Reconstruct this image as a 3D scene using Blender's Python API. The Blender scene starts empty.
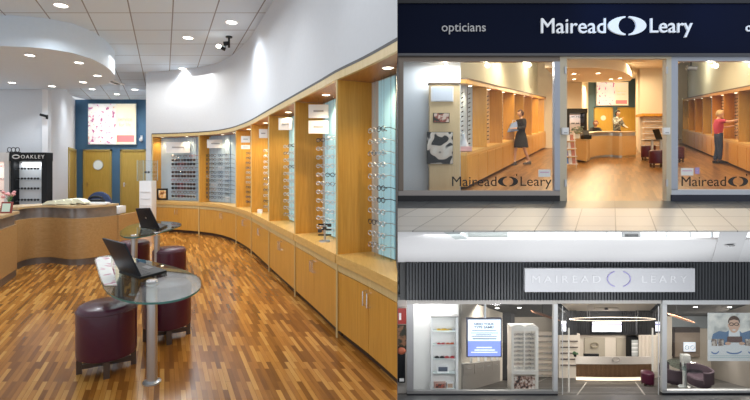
import bpy, bmesh, math, random
from mathutils import Vector, Matrix
random.seed(7)
R = math.radians
F, CX, CY, HE = 440.0, 350.0, 170.0, 1.5      # focal length (px), principal point, eye height
sc = bpy.context.scene
COL = sc.collection

# ------------------------------------------------------------------ helpers
def W(px, py, Y):                 # where the sight line meets the frontal plane at distance Y
    return Vector(((px-CX)*Y/F, Y, HE-(py-CY)*Y/F))
def PZ(px, py, z):                # where it meets the level z
    Y = F*(HE-z)/(py-CY)
    return Vector(((px-CX)*Y/F, Y, z))
def link(o): COL.objects.link(o); return o
def tag(o, label=None, cat=None, group=None, kind=None):
    if label: o['label'] = label
    if cat: o['category'] = cat
    if group: o['group'] = group
    if kind: o['kind'] = kind
    return o
def thing(name, label, cat, loc=(0,0,0), group=None, rz=0):
    o = link(bpy.data.objects.new(name, None)); o.location = loc; o.rotation_euler = (0,0,rz)
    o.empty_display_size = .05
    return tag(o, label, cat, group)

class MB:
    def __init__(s): s.v=[]; s.f=[]; s.m=[]; s.cur=0
    def add(s, vs, fs):
        n=len(s.v); s.v += [tuple(x) for x in vs]
        for f in fs: s.f.append([n+i for i in f]); s.m.append(s.cur)
        return s
    def hex(s, p):                # 4 bottom, 4 top, same order
        return s.add(p, [(3,2,1,0),(4,5,6,7),(0,1,5,4),(1,2,6,5),(2,3,7,6),(3,0,4,7)])
    def box(s, x0,x1,y0,y1,z0,z1):
        return s.hex([(x0,y0,z0),(x1,y0,z0),(x1,y1,z0),(x0,y1,z0),(x0,y0,z1),(x1,y0,z1),(x1,y1,z1),(x0,y1,z1)])
    def pbox(s, px0,py0,px1,py1,Y,d):     # frontal box whose front face fills those pixels at Y
        a=W(px0,py0,Y); b=W(px1,py1,Y)
        return s.box(min(a.x,b.x),max(a.x,b.x),Y,Y+d,min(a.z,b.z),max(a.z,b.z))
    def cyl(s, p, q, r, r2=None, n=16):
        p=Vector(p); q=Vector(q); r2 = r if r2 is None else r2
        d=(q-p).normalized(); a=d.orthogonal().normalized(); b=d.cross(a)
        vs=[]
        for c,rr in ((p,r),(q,r2)):
            for i in range(n):
                t=2*math.pi*i/n; vs.append(c+rr*(a*math.cos(t)+b*math.sin(t)))
        fs=[(i,(i+1)%n,n+(i+1)%n,n+i) for i in range(n)]+[tuple(range(n-1,-1,-1)),tuple(range(n,2*n))]
        return s.add(vs, fs)
    def lathe(s, c, prof, n=28, sx=1, sy=1):
        c=Vector(c); vs=[]; k=len(prof)
        for r,z in prof:
            for i in range(n):
                t=2*math.pi*i/n; vs.append((c.x+sx*r*math.cos(t), c.y+sy*r*math.sin(t), c.z+z))
        fs=[(j*n+i, j*n+(i+1)%n, (j+1)*n+(i+1)%n, (j+1)*n+i) for j in range(k-1) for i in range(n)]
        fs += [tuple(range(n-1,-1,-1)), tuple((k-1)*n+i for i in range(n))]
        return s.add(vs, fs)
    def prism(s, pts, off):       # closed polygon swept by a vector
        off=Vector(off); n=len(pts); pts=[Vector(p) for p in pts]
        return s.add(pts+[p+off for p in pts], [tuple(range(n-1,-1,-1)),tuple(range(n,2*n))]+[(i,(i+1)%n,n+(i+1)%n,n+i) for i in range(n)])
    def tube(s, pts, r, n=6, closed=False):
        pts=[Vector(p) for p in pts]; k=len(pts); vs=[]
        for i,p in enumerate(pts):
            if closed: d=(pts[(i+1)%k]-pts[i-1])
            else: d=(pts[min(i+1,k-1)]-pts[max(i-1,0)])
            d.normalize()
            up=Vector((0,0,1)) if abs(d.z)<.95 else Vector((0,1,0))
            a=d.cross(up).normalized(); b=a.cross(d)
            for j in range(n):
                t=2*math.pi*j/n; vs.append(p+r*(a*math.cos(t)+b*math.sin(t)))
        fs=[(i*n+j, i*n+(j+1)%n, ((i+1)%k)*n+(j+1)%n, ((i+1)%k)*n+j) for i in range(k if closed else k-1) for j in range(n)]
        if not closed: fs += [tuple(range(n-1,-1,-1)), tuple((k-1)*n+j for j in range(n))]
        return s.add(vs, fs)
    def quad(s, a,b,c,d): return s.add([a,b,c,d],[(0,1,2,3)])
    def ell(s, c, rx, ry, rz, n=12, m=8):
        c=Vector(c); vs=[(c.x,c.y,c.z-rz)]
        for j in range(1,m):
            ph=math.pi*j/m
            for i in range(n):
                t=2*math.pi*i/n; vs.append((c.x+rx*math.sin(ph)*math.cos(t), c.y+ry*math.sin(ph)*math.sin(t), c.z-rz*math.cos(ph)))
        vs.append((c.x,c.y,c.z+rz)); L=len(vs)-1
        fs=[(0,1+(i+1)%n,1+i) for i in range(n)]
        for j in range(m-2): fs += [(1+j*n+i,1+j*n+(i+1)%n,1+(j+1)*n+(i+1)%n,1+(j+1)*n+i) for i in range(n)]
        fs += [(1+(m-2)*n+i,1+(m-2)*n+(i+1)%n,L) for i in range(n)]
        return s.add(vs, fs)

def root_loc(o):
    l=Vector((0,0,0))
    while o is not None: l += Vector(o.location); o=o.parent
    return l
CUTN = Vector((F, -(397.3-CX), 0)).normalized()     # the plane in which the dividing wall stands
def obj(name, mb, mats, parent=None, smooth=35, bevel=0, clip=False, recalc=True):
    me=bpy.data.meshes.new(name)
    off = root_loc(parent) if parent else Vector((0,0,0))
    me.from_pydata([tuple(Vector(v)-off) for v in mb.v], [], mb.f)
    if not isinstance(mats,(list,tuple)): mats=[mats]
    for m in mats: me.materials.append(m)
    for p,i in zip(me.polygons, mb.m): p.material_index=i
    bm=bmesh.new(); bm.from_mesh(me)
    if recalc: bmesh.ops.recalc_face_normals(bm, faces=bm.faces)
    if clip:
        g=bm.verts[:]+bm.edges[:]+bm.faces[:]
        r=bmesh.ops.bisect_plane(bm, geom=g, plane_co=-off, plane_no=CUTN, clear_outer=True)
        ed=[e for e in r['geom_cut'] if isinstance(e,bmesh.types.BMEdge)]
        if ed: bmesh.ops.holes_fill(bm, edges=ed)
        bmesh.ops.recalc_face_normals(bm, faces=bm.faces)
    if bevel:
        bmesh.ops.bevel(bm, geom=bm.edges[:], offset=bevel, segments=2, profile=.6, affect='EDGES', clamp_overlap=True)
    bm.to_mesh(me); bm.free()
    if smooth:
        for p in me.polygons: p.use_smooth=True
        me.set_sharp_from_angle(angle=R(smooth))
    o=link(bpy.data.objects.new(name, me))
    if parent: o.parent=parent
    return o
def struct(name, mb, m, clip=False, smooth=0): return tag(obj(name, mb, m, clip=clip, smooth=smooth), kind='structure')
def dup(root, loc, rz=0, label=None, group=None):
    def cp(o, par):
        c=o.copy(); COL.objects.link(c); c.parent=par
        for ch in kids.get(o.name, []): cp(ch, c)
        return c
    kids={}
    def walk(o):
        kids[o.name]=list(o.children)
        for c in o.children: walk(c)
    walk(root)
    r=cp(root, None); r.location=loc; r.rotation_euler=(0,0,rz)
    if label: r['label']=label
    if group: r['group']=group
    return r

# ------------------------------------------------------------------ materials
def _n(nt, t, **kw):
    n=nt.nodes.new(t)
    for k,v in kw.items(): setattr(n,k,v)
    return n
MC={}
def mat(name, col, rough=.5, metal=0, emit=0, ecol=None, spec=.5, noise=0, nscale=20, bump=0, coat=0):
    if name in MC: return MC[name]
    m=bpy.data.materials.new(name); m.use_nodes=True; nt=m.node_tree; b=nt.nodes['Principled BSDF']
    c=(*col,1)
    b.inputs['Base Color'].default_value=c; b.inputs['Roughness'].default_value=rough
    b.inputs['Metallic'].default_value=metal; b.inputs['Specular IOR Level'].default_value=spec
    b.inputs['Coat Weight'].default_value=coat
    if emit:
        b.inputs['Emission Color'].default_value=(*(ecol or col),1); b.inputs['Emission Strength'].default_value=emit
    tc=_n(nt,'ShaderNodeTexCoord'); nz=_n(nt,'ShaderNodeTexNoise'); nz.inputs['Scale'].default_value=nscale
    nt.links.new(tc.outputs['Object'], nz.inputs['Vector'])
    amt = noise or .03
    mx=_n(nt,'ShaderNodeMix', data_type='RGBA'); mx.inputs[6].default_value=tuple(x*(1-amt) for x in col)+(1,)
    mx.inputs[7].default_value=tuple(min(1,x*(1+amt)) for x in col)+(1,)
    nt.links.new(nz.outputs['Fac'], mx.inputs[0]); nt.links.new(mx.outputs[2], b.inputs['Base Color'])
    if bump:
        bp=_n(nt,'ShaderNodeBump'); bp.inputs['Strength'].default_value=bump; bp.inputs['Distance'].default_value=.01
        nt.links.new(nz.outputs['Fac'], bp.inputs['Height']); nt.links.new(bp.outputs['Normal'], b.inputs['Normal'])
    MC[name]=m; return m
def ramp(nt, stops):
    r=_n(nt,'ShaderNodeValToRGB'); e=r.color_ramp.elements
    while len(e)<len(stops): e.new(.5)
    for i,(p,c) in enumerate(stops): e[i].position=p; e[i].color=(*c,1)
    return r
def wood(name, c1, c2, axis='Z', rough=.35, scale=14, coat=0):
    if name in MC: return MC[name]
    m=bpy.data.materials.new(name); m.use_nodes=True; nt=m.node_tree; b=nt.nodes['Principled BSDF']
    tc=_n(nt,'ShaderNodeTexCoord'); mp=_n(nt,'ShaderNodeMapping')
    s={'Z':(scale,scale,scale*.06),'X':(scale*.06,scale,scale),'Y':(scale,scale*.06,scale)}[axis]
    mp.inputs['Scale'].default_value=s
    nz=_n(nt,'ShaderNodeTexNoise'); nz.inputs['Scale'].default_value=3; nz.inputs['Detail'].default_value=6; nz.inputs['Distortion'].default_value=.6
    r=ramp(nt,[(.3,c1),(.7,c2)])
    nt.links.new(tc.outputs['Object'],mp.inputs['Vector']); nt.links.new(mp.outputs[0],nz.inputs['Vector'])
    nt.links.new(nz.outputs['Fac'],r.inputs[0]); nt.links.new(r.outputs[0],b.inputs['Base Color'])
    b.inputs['Roughness'].default_value=rough; b.inputs['Coat Weight'].default_value=coat
    MC[name]=m; return m
def room_uv(nt, k, sx=0, sy=0, swap=False):      # along / across coordinates of a room whose side walls run at slope k
    g=_n(nt,'ShaderNodeNewGeometry'); s=_n(nt,'ShaderNodeSeparateXYZ'); nt.links.new(g.outputs['Position'],s.inputs[0])
    mu=_n(nt,'ShaderNodeMath',operation='MULTIPLY'); nt.links.new(s.outputs['Y'],mu.inputs[0]); mu.inputs[1].default_value=k
    su=_n(nt,'ShaderNodeMath',operation='SUBTRACT'); nt.links.new(s.outputs['X'],su.inputs[0]); nt.links.new(mu.outputs[0],su.inputs[1])
    a=_n(nt,'ShaderNodeMath',operation='ADD'); nt.links.new(su.outputs[0],a.inputs[0]); a.inputs[1].default_value=sx
    b=_n(nt,'ShaderNodeMath',operation='ADD'); nt.links.new(s.outputs['Y'],b.inputs[0]); b.inputs[1].default_value=sy
    c=_n(nt,'ShaderNodeCombineXYZ')
    nt.links.new(a.outputs[0],c.inputs['Y' if swap else 'X']); nt.links.new(b.outputs[0],c.inputs['X' if swap else 'Y'])
    return c
def tiles(name, k, w, h, sx, sy, c1, c2, mortar, ms=.012, rough=.6, off=0, spec=.5):
    m=bpy.data.materials.new(name); m.use_nodes=True; nt=m.node_tree; b=nt.nodes['Principled BSDF']
    c=room_uv(nt,k,sx,sy)
    br=_n(nt,'ShaderNodeTexBrick'); br.offset=off; br.inputs['Scale'].default_value=1
    br.inputs['Brick Width'].default_value=w; br.inputs['Row Height'].default_value=h
    br.inputs['Mortar Size'].default_value=ms; br.inputs['Mortar Smooth'].default_value=.1
    br.inputs['Color1'].default_value=(*c1,1); br.inputs['Color2'].default_value=(*c2,1); br.inputs['Mortar'].default_value=(*mortar,1)
    nt.links.new(c.outputs[0],br.inputs['Vector']); nt.links.new(br.outputs['Color'],b.inputs['Base Color'])
    b.inputs['Roughness'].default_value=rough; b.inputs['Specular IOR Level'].default_value=spec
    return m
def parquet(name, k, stops, rough=.28, w=.075, l=.62, gain=1):
    m=bpy.data.materials.new(name); m.use_nodes=True; nt=m.node_tree; b=nt.nodes['Principled BSDF']
    c=room_uv(nt,k,50,50,swap=True)
    br=_n(nt,'ShaderNodeTexBrick'); br.offset=.37; br.offset_frequency=2; br.inputs['Scale'].default_value=1
    br.inputs['Brick Width'].default_value=l; br.inputs['Row Height'].default_value=w
    br.inputs['Mortar Size'].default_value=.0012; br.inputs['Color1'].default_value=(0,0,0,1); br.inputs['Color2'].default_value=(1,1,1,1)
    br.inputs['Mortar'].default_value=(.12,.12,.12,1)
    nt.links.new(c.outputs[0],br.inputs['Vector'])
    mp=_n(nt,'ShaderNodeMapping'); mp.inputs['Scale'].default_value=(2.2,26,1)
    nz=_n(nt,'ShaderNodeTexNoise'); nz.inputs['Scale'].default_value=2; nz.inputs['Detail'].default_value=5
    nt.links.new(c.outputs[0],mp.inputs[0]); nt.links.new(mp.outputs[0],nz.inputs['Vector'])
    mx=_n(nt,'ShaderNodeMix',data_type='RGBA'); mx.inputs[0].default_value=.3
    nt.links.new(br.outputs['Color'],mx.inputs[6]); nt.links.new(nz.outputs['Fac'],mx.inputs[7])
    r=ramp(nt,stops); nt.links.new(mx.outputs[2],r.inputs[0]); nt.links.new(r.outputs[0],b.inputs['Base Color'])
    b.inputs['Roughness'].default_value=rough
    return m
def glass(name, tint=(1,1,1), refl=.08, rough=.02):
    if name in MC: return MC[name]
    m=bpy.data.materials.new(name); m.use_nodes=True; nt=m.node_tree; nt.nodes.clear()
    o=_n(nt,'ShaderNodeOutputMaterial'); t=_n(nt,'ShaderNodeBsdfTransparent'); t.inputs[0].default_value=(*tint,1)
    g=_n(nt,'ShaderNodeBsdfGlossy'); g.inputs['Roughness'].default_value=rough
    lw=_n(nt,'ShaderNodeLayerWeight'); lw.inputs['Blend'].default_value=.5
    fr=_n(nt,'ShaderNodeMath',operation='POWER'); nt.links.new(lw.outputs['Facing'],fr.inputs[0]); fr.inputs[1].default_value=5
    ad=_n(nt,'ShaderNodeMath',operation='ADD'); ad.inputs[1].default_value=refl; ad.use_clamp=True
    x=_n(nt,'ShaderNodeMixShader'); nt.links.new(fr.outputs[0],ad.inputs[0]); nt.links.new(ad.outputs[0],x.inputs[0])
    nt.links.new(t.outputs[0],x.inputs[1]); nt.links.new(g.outputs[0],x.inputs[2]); nt.links.new(x.outputs[0],o.inputs[0])
    MC[name]=m; return m
def blotch(name, stops, scale=6, emit=0, rough=.5, det=2):
    m=bpy.data.materials.new(name); m.use_nodes=True; nt=m.node_tree; b=nt.nodes['Principled BSDF']
    tc=_n(nt,'ShaderNodeTexCoord'); nz=_n(nt,'ShaderNodeTexNoise'); nz.inputs['Scale'].default_value=scale; nz.inputs['Detail'].default_value=det
    r=ramp(nt,stops); r.color_ramp.interpolation='EASE'
    nt.links.new(tc.outputs['Object'],nz.inputs['Vector']); nt.links.new(nz.outputs['Fac'],r.inputs[0]); nt.links.new(r.outputs[0],b.inputs['Base Color'])
    b.inputs['Roughness'].default_value=rough
    if emit: nt.links.new(r.outputs[0],b.inputs['Emission Color']); b.inputs['Emission Strength'].default_value=emit
    return m

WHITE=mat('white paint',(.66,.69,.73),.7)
CREAM=mat('cream paint',(.80,.72,.60),.7)
BLUE=mat('blue paint',(.075,.18,.31),.6)
OAK=wood('oak veneer',(.57,.27,.038),(.69,.36,.062))
OAKL=wood('oak worktop',(.66,.40,.12),(.78,.50,.17),'Y')
OAKE=wood('pale oak edge',(.62,.46,.20),(.70,.54,.26))
BEECH=wood('beech panel',(.38,.215,.08),(.46,.28,.115),'X')
DOORW=wood('ochre door',(.55,.36,.07),(.64,.43,.10))
STEEL=mat('brushed steel',(.55,.56,.58),.32,.9)
CHROME=mat('chrome',(.8,.8,.82),.15,1)
BLACK=mat('black plastic',(.010,.011,.013),.45,spec=.25)
DARK=mat('dark grey',(.05,.05,.055),.5)
MAROON=mat('maroon leather',(.062,.006,.024),.32,noise=.1,bump=.15,coat=.2)
BRONZE=mat('bronze aluminium',(.20,.15,.11),.4,.4)
ALU=mat('grey aluminium',(.42,.43,.45),.4,.4)
WHITEP=mat('white plastic',(.85,.85,.85),.4)
LAMP=mat('lamp glow',(1,.97,.9),.5,emit=9)
LAMPW=mat('warm lamp glow',(1,.85,.6),.5,emit=9)
GLASS=glass('clear glass',(.975,.985,.985),.02)
GTOP=glass('green tinted glass',(.80,.88,.87),.10)
ACR=glass('acrylic',(.93,.96,.97),.08)
GEDGE=mat('glass edge green',(.05,.16,.14),.2)
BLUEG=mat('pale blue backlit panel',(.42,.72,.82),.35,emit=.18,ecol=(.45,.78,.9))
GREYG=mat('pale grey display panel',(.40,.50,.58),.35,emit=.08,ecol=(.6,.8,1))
SIGNW=mat('frosted sign',(.80,.82,.84),.4)
INK=mat('black ink',(.02,.02,.025),.5)
GREYT=mat('grey print',(.35,.36,.38),.5)

# ------------------------------------------------------------------ camera, world
cam=bpy.data.cameras.new('camera'); co=link(bpy.data.objects.new('camera',cam))
co.location=(0,0,HE); co.rotation_euler=(R(90),0,0)
cam.sensor_fit='HORIZONTAL'; cam.sensor_width=36; cam.lens=F/750*36; cam.shift_x=(375-CX)/750; cam.shift_y=-(200-CY)/750
cam.clip_start=.05; cam.clip_end=200
sc.camera=co
w=bpy.data.worlds.new('World'); sc.world=w; w.use_nodes=True
w.node_tree.nodes['Background'].inputs[0].default_value=(.92,.96,1,1); w.node_tree.nodes['Background'].inputs[1].default_value=.75
sc.view_settings.view_transform='Standard'; sc.view_settings.look='None'; sc.view_settings.gamma=1; sc.view_settings.exposure=0
def light(kind, loc, energy, col=(1,1,1), size=.3, rot=(0,0,0), sy=None, spot=None, blend=.5):
    l=bpy.data.lights.new('light',kind); l.energy=energy; l.color=col
    if kind=='AREA':
        l.size=size
        if sy: l.shape='RECTANGLE'; l.size_y=sy
    elif kind=='SPOT': l.spot_size=R(spot or 70); l.spot_blend=blend; l.shadow_soft_size=size
    else: l.shadow_soft_size=size
    o=link(bpy.data.objects.new('lamp_light',l)); o.location=loc; o.rotation_euler=rot
    return o

# ------------------------------------------------------------------ eyewear
def glasses_mb(sun=False, wd=.066, sc_=1.0, arms=True):
    mb=MB(); mb.cur=0; r=.0036*sc_
    for sx in (-1,1):
        cx=sx*wd*.53
        ring=[(cx+.5*wd*.92*math.cos(t)*(1 if True else 1), 0, .021*math.sin(t)) for t in [2*math.pi*i/10 for i in range(10)]]
        mb.cur=0; mb.tube(ring, r, 4, closed=True)
        if arms: mb.tube([(sx*wd*1.0,0,.008),(sx*wd*1.04,.05,.008),(sx*wd*1.02,.12,-.012)], r*.8, 4)
        mb.cur=1; mb.add([(p[0]*1.0,0.001,p[2]) for p in ring],[tuple(range(10))])
    mb.cur=0; mb.tube([(-.014,0,.008),(0,-.003,.011),(.014,0,.008)], r, 4)
    return mb
FR=[mat('frame black',(.02,.02,.025),.35), mat('frame tortoise',(.16,.06,.02),.3), mat('frame steel',(.45,.46,.5),.25,.8),
    mat('frame navy',(.03,.05,.12),.35), mat('frame red',(.30,.03,.03),.35), mat('frame silver',(.65,.66,.68),.3,.6)]
LENS=glass('clear lens',(.88,.93,.95),.12); LENSD=mat('dark lens',(.02,.02,.025),.12)
protos={}
def glasses(loc, rz, fi, label, group, sun=False, scale=1.0, lens=None):
    key=(fi,sun,lens.name if lens else '')
    if key not in protos:
        o=obj('sunglasses' if sun else 'eyeglasses', glasses_mb(sun), [FR[fi], lens or (LENSD if sun else LENS)], smooth=60)
        protos[key]=o
        c=o
    else:
        c=protos[key].copy(); COL.objects.link(c)
    c.location=loc; c.rotation_euler=(0,0,rz); c.scale=(scale,scale,scale)
    return tag(c, label, 'sunglasses' if sun else 'glasses', group)

# ================================================================== LEFT: the long shop room
K1=(164-CX)/F
HC, HS = 2.4, .81
ZC, ZS = HE+HC, HE+HS
FLOORM=parquet('walnut parquet',K1,[(.12,(.15,.055,.010)),(.32,(.24,.09,.016)),(.5,(.33,.135,.025)),(.68,(.43,.19,.038)),(.9,(.56,.30,.08))],rough=.2,w=.036,l=.32)
CEILM=tiles('ceiling tiles',K1,.648,.83,-.133+6.48,-6.718+8.3,(.64,.75,.86),(.69,.80,.90),(.27,.29,.32),.011,.9)
mb=MB(); mb.prism([(-9,1.6,0),((397.3-CX)/F*1.6,1.6,0),((397.3-CX)/F*15.5,15.5,0),(-9,15.5,0)],(0,0,-.05))
struct('floor',mb,FLOORM)
mb=MB(); mb.prism([(-9,4.6,ZC),(3,4.6,ZC),(3,15.5,ZC),(-9,15.5,ZC)],(0,0,.06))
struct('ceiling',mb,CEILM,clip=True)

# curved cabinet wall: a spline in plan through points read off the photo
cp=[(395,3.02),(366,3.45),(337,3.94),(321,4.36),(294,5.26),(269,6.5),(251,7.85),(240,8.65),(230,9.3),(214,9.95),(191,10.38),(168,10.65),(152,10.78),(146,10.82),(140,10.85)]
P2=[Vector(((px-CX)*Y/F,Y)) for px,Y in cp]
pts=[]
for i in range(len(P2)-1):
    p0=P2[max(i-1,0)];p1=P2[i];p2=P2[i+1];p3=P2[min(i+2,len(P2)-1)]
    for j in range(12):
        t=j/12
        pts.append(.5*((2*p1)+(p2-p0)*t+(2*p0-5*p1+4*p2-p3)*t*t+(3*p1-p0-3*p2+p3)*t**3))
pts.append(P2[-1])
for _ in range(6):
    pts=[pts[0]]+[(pts[i-1]+pts[i]*2+pts[i+1])/4 for i in range(1,len(pts)-1)]+[pts[-1]]
e=(pts[0]-pts[3]).normalized(); pts=[pts[0]+e*.9, pts[0]+e*.45]+pts
cum=[0]
for i in range(1,len(pts)): cum.append(cum[-1]+(pts[i]-pts[i-1]).length)
def at(s):
    s=max(0,min(cum[-1],s))
    for i in range(1,len(cum)):
        if cum[i]>=s: break
    t=(s-cum[i-1])/(cum[i]-cum[i-1]); p=pts[i-1].lerp(pts[i],t)
    a=pts[max(i-3,0)]; b=pts[min(i+2,len(pts)-1)]; d=(b-a).normalized()
    return p, Vector((d.y,-d.x)), d        # point, normal away from the room, direction
def s_at_px(px):
    best=None
    for i,p in enumerate(pts):
        q=CX+F*p.x/p.y
        if best is None or abs(q-px)<best[0]: best=(abs(q-px),cum[i])
    s=best[1]
    for _ in range(30):
        p,_,_2=at(s); q=CX+F*p.x/p.y; s += (q-px)*.004
    return s
def cpt(s,o,z):
    p,n,d=at(s); return (p.x+n.x*o, p.y+n.y*o, z)
def strip(mb,s0,s1,o0,o1,z0,z1,n=4):
    ss=[s0+(s1-s0)*i/n for i in range(n+1)]
    vs=[]
    for s in ss: vs += [cpt(s,o0,z0),cpt(s,o1,z0),cpt(s,o1,z1),cpt(s,o0,z1)]
    fs=[(3,2,1,0),(4*n,4*n+1,4*n+2,4*n+3)]
    for i in range(n):
        for j in range(4): fs.append((4*i+j,4*i+(j+1)%4,4*i+4+(j+1)%4,4*i+4+j))
    mb.add(vs,fs); return mb
SEND=s_at_px(152); SL=s_at_px(146); S0=0
mb=MB(); strip(mb,S0,SL,0,.42,ZS+.08,ZC,60)
strip(mb,SEND+.02,SL,0,.42,0,ZS+.08,2); strip(mb,S0,SEND,.36,.42,0,ZS+.08,50)
struct('wall_right',mb,WHITE,clip=True,smooth=30)
mb=MB(); strip(mb,S0,SEND,-.012,.36,ZS+.062,ZS+.085,60)
struct('trim_1',mb,DARK,clip=True,smooth=30)
ends=[337,295,269,251.3,236,199,152.5]
bs=[s_at_px(x) for x in ends]
bs=[bs[0]-1.32]+bs
# continuous canopy over the niches, with downlights
t=thing('display_canopy','oak canopy board running along the curved wall above all the display niches','canopy',cpt(bs[1],0,ZS))
mb=MB(); strip(mb,S0,SEND,.02,.36,ZS,ZS+.06,60); obj('canopy_board',mb,wood('oak canopy',(.42,.17,.04),(.52,.23,.06),'Y'),t,clip=True)
mb=MB(); strip(mb,S0,SEND,-.01,.02,ZS-.004,ZS+.062,60); obj('canopy_edge',mb,OAKE,t,clip=True)
def disc_lamp(c, r, label, cat, group, m=LAMP, ring=WHITEP, tilt=None):
    t=thing('downlight',label,cat,c,group)
    c=Vector(c); mb=MB(); mb.tube([c+Vector((r*1.12*math.cos(k*math.pi/10),r*1.12*math.sin(k*math.pi/10),-.002)) for k in range(20)],r*.14,6,closed=True); obj('trim_ring',mb,ring,t)
    mb=MB(); mb.lathe(c,[(.001,-.003),(r,-.003),(r,.012),(.001,.012)],20); obj('lens',mb,m,t)
    return t
ND={}
for px in (388,350.5,326,302,288,274,264.5,255,248,234.5,222.5,203,187,162.5):
    s=s_at_px(px)
    # lamps sit mid-depth: move along until the pixel column fits
    for _ in range(60):
        x,y,z=cpt(s,.17,ZS); q=CX+F*x/y; s+=(q-px)*.003
    c=Vector(cpt(s,.17,ZS))
    disc_lamp(c,.042,'small round downlight glowing under the oak canopy above the niches','downlight','downlights in the oak canopy',LAMPW)
    d=light('SPOT',c+Vector((0,0,-.03)),26 if px>210 else 12,(1,.80,.52),.03,spot=125,blend=.9)

names=['nearest','second nearest','third nearest','fourth','fifth','sixth','farthest but one','farthest']
poss=['nearest the viewer','second from the viewer','third from the viewer','fourth from the viewer','just before the bend','at the bend','farthest from the viewer']
for i in range(7):
    s0,s1=bs[i]+.012,bs[i+1]-.012; clip=(i==0); sm=(s0+s1)/2
    if i==0: sm=s_at_px(367.5)
    base=cpt(sm,.1,0)
    t=thing('display_cabinet','oak cabinet with two doors below a lit niche, '+poss[i],'cabinet',base,'oak display cabinets along the curved wall')
    mb=MB(); strip(mb,s0,s1,.03,.355,.06,.66,4); obj('body',mb,OAK,t,clip=clip)
    mb=MB(); strip(mb,s0,s1,.05,.34,0,.06,4); obj('kickboard',mb,mat('dark kick',(.06,.03,.015),.6),t,clip=clip)
    mb=MB(); strip(mb,s0,s1,-.015,.355,.70,.745,4); strip(mb,s0,s1,-.015,.02,.665,.70,4); obj('worktop',mb,OAKL,t,clip=clip)
    mb=MB(); strip(mb,s0,s1,.004,.03,.595,.657,4); obj('apron',mb,OAKE,t,clip=clip)
    # upright divider at the far end, front edge strip paler
    mb=MB(); strip(mb,s1-.0,s1+.024,.004,.355,.06,ZS-.004,1); obj('side_panel',mb,OAK,t,clip=clip)
    mb=MB(); strip(mb,s1-.001,s1+.025,-.006,.004,.0,ZS-.004,1); obj('panel_edge',mb,OAKE,t,clip=clip)
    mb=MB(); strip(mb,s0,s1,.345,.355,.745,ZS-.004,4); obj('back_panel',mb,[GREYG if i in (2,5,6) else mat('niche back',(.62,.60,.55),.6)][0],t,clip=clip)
    hs=.035
    for a,b,hx in ((s0+.004,sm-.002,sm-hs),(sm+.002,s1-.004,sm+hs)):
        mb=MB(); strip(mb,a,b,.008,.028,.07,.588,3); d=obj('door',mb,OAK,t,clip=clip)
        mb=MB(); mb.tube([cpt(hx,.01,.44),cpt(hx,-.025,.44),cpt(hx,-.025,.55),cpt(hx,.01,.55)],.0065,6); obj('handle',mb,CHROME,d,clip=clip)
    # racks in the niche
    rows=11
    def spo(px,o):
        s=s_at_px(px)
        for _ in range(80):
            x,y,z=cpt(s,o,1); s+=(CX+F*x/y-px)*.003
        return s
    VIS=[((372,381),(378.5,394.5)),((320.5,330),(325,335)),((286.5,291.5),(287.5,294)),((265.5,),(261.5,268.5)),((243.5,247.8),(241.5,250)),((207,213.5,220.5,227),(204,229.5)),((174.5,180.5,186.5,192.5),(158,196))][i]
    cols=[(spo(q,.2),.2) for q in VIS[0]]; bp=(spo(VIS[1][0],.3),spo(VIS[1][1],.3))
    rk=thing('eyewear_rack','tall acrylic rack holding glasses in the niche '+poss[i],'rack',cpt(cols[0][0],.24,.745),'acrylic racks in the niches')
    mb=MB(); strip(mb,min(bp),max(bp),.30,.31,.76,ZS-.03,3); obj('rack_panel',mb,BLUEG if i<5 else GREYG,rk,clip=clip)
    for s,o in cols:
        for ds in (-.055,.055):
            mb=MB(); mb.cyl(cpt(s+ds,o+.06,.745),cpt(s+ds,o+.06,ZS-.01),.006,n=8); obj('rod',mb,ACR,rk,clip=False)
        p,n,d=at(s); rz=math.atan2(n.y,n.x)-math.pi/2+(0 if i==0 else .5 if i<5 else 0)
        for k in range(rows):
            z=.86+k*.098
            g='glasses racked in the niche '+poss[i]
            glasses(cpt(s,o-.0,z),rz,random.choice({6:[0,1,1,1,4,2],5:[0,2,0,3,5],4:[0,2,5,3]}.get(i,[5,5,2,0,5,5])),'pair of glasses on the acrylic rods in the niche '+poss[i],g,i==6 and k%3!=1,scale=1.0 if i<5 else 1.45)
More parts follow.
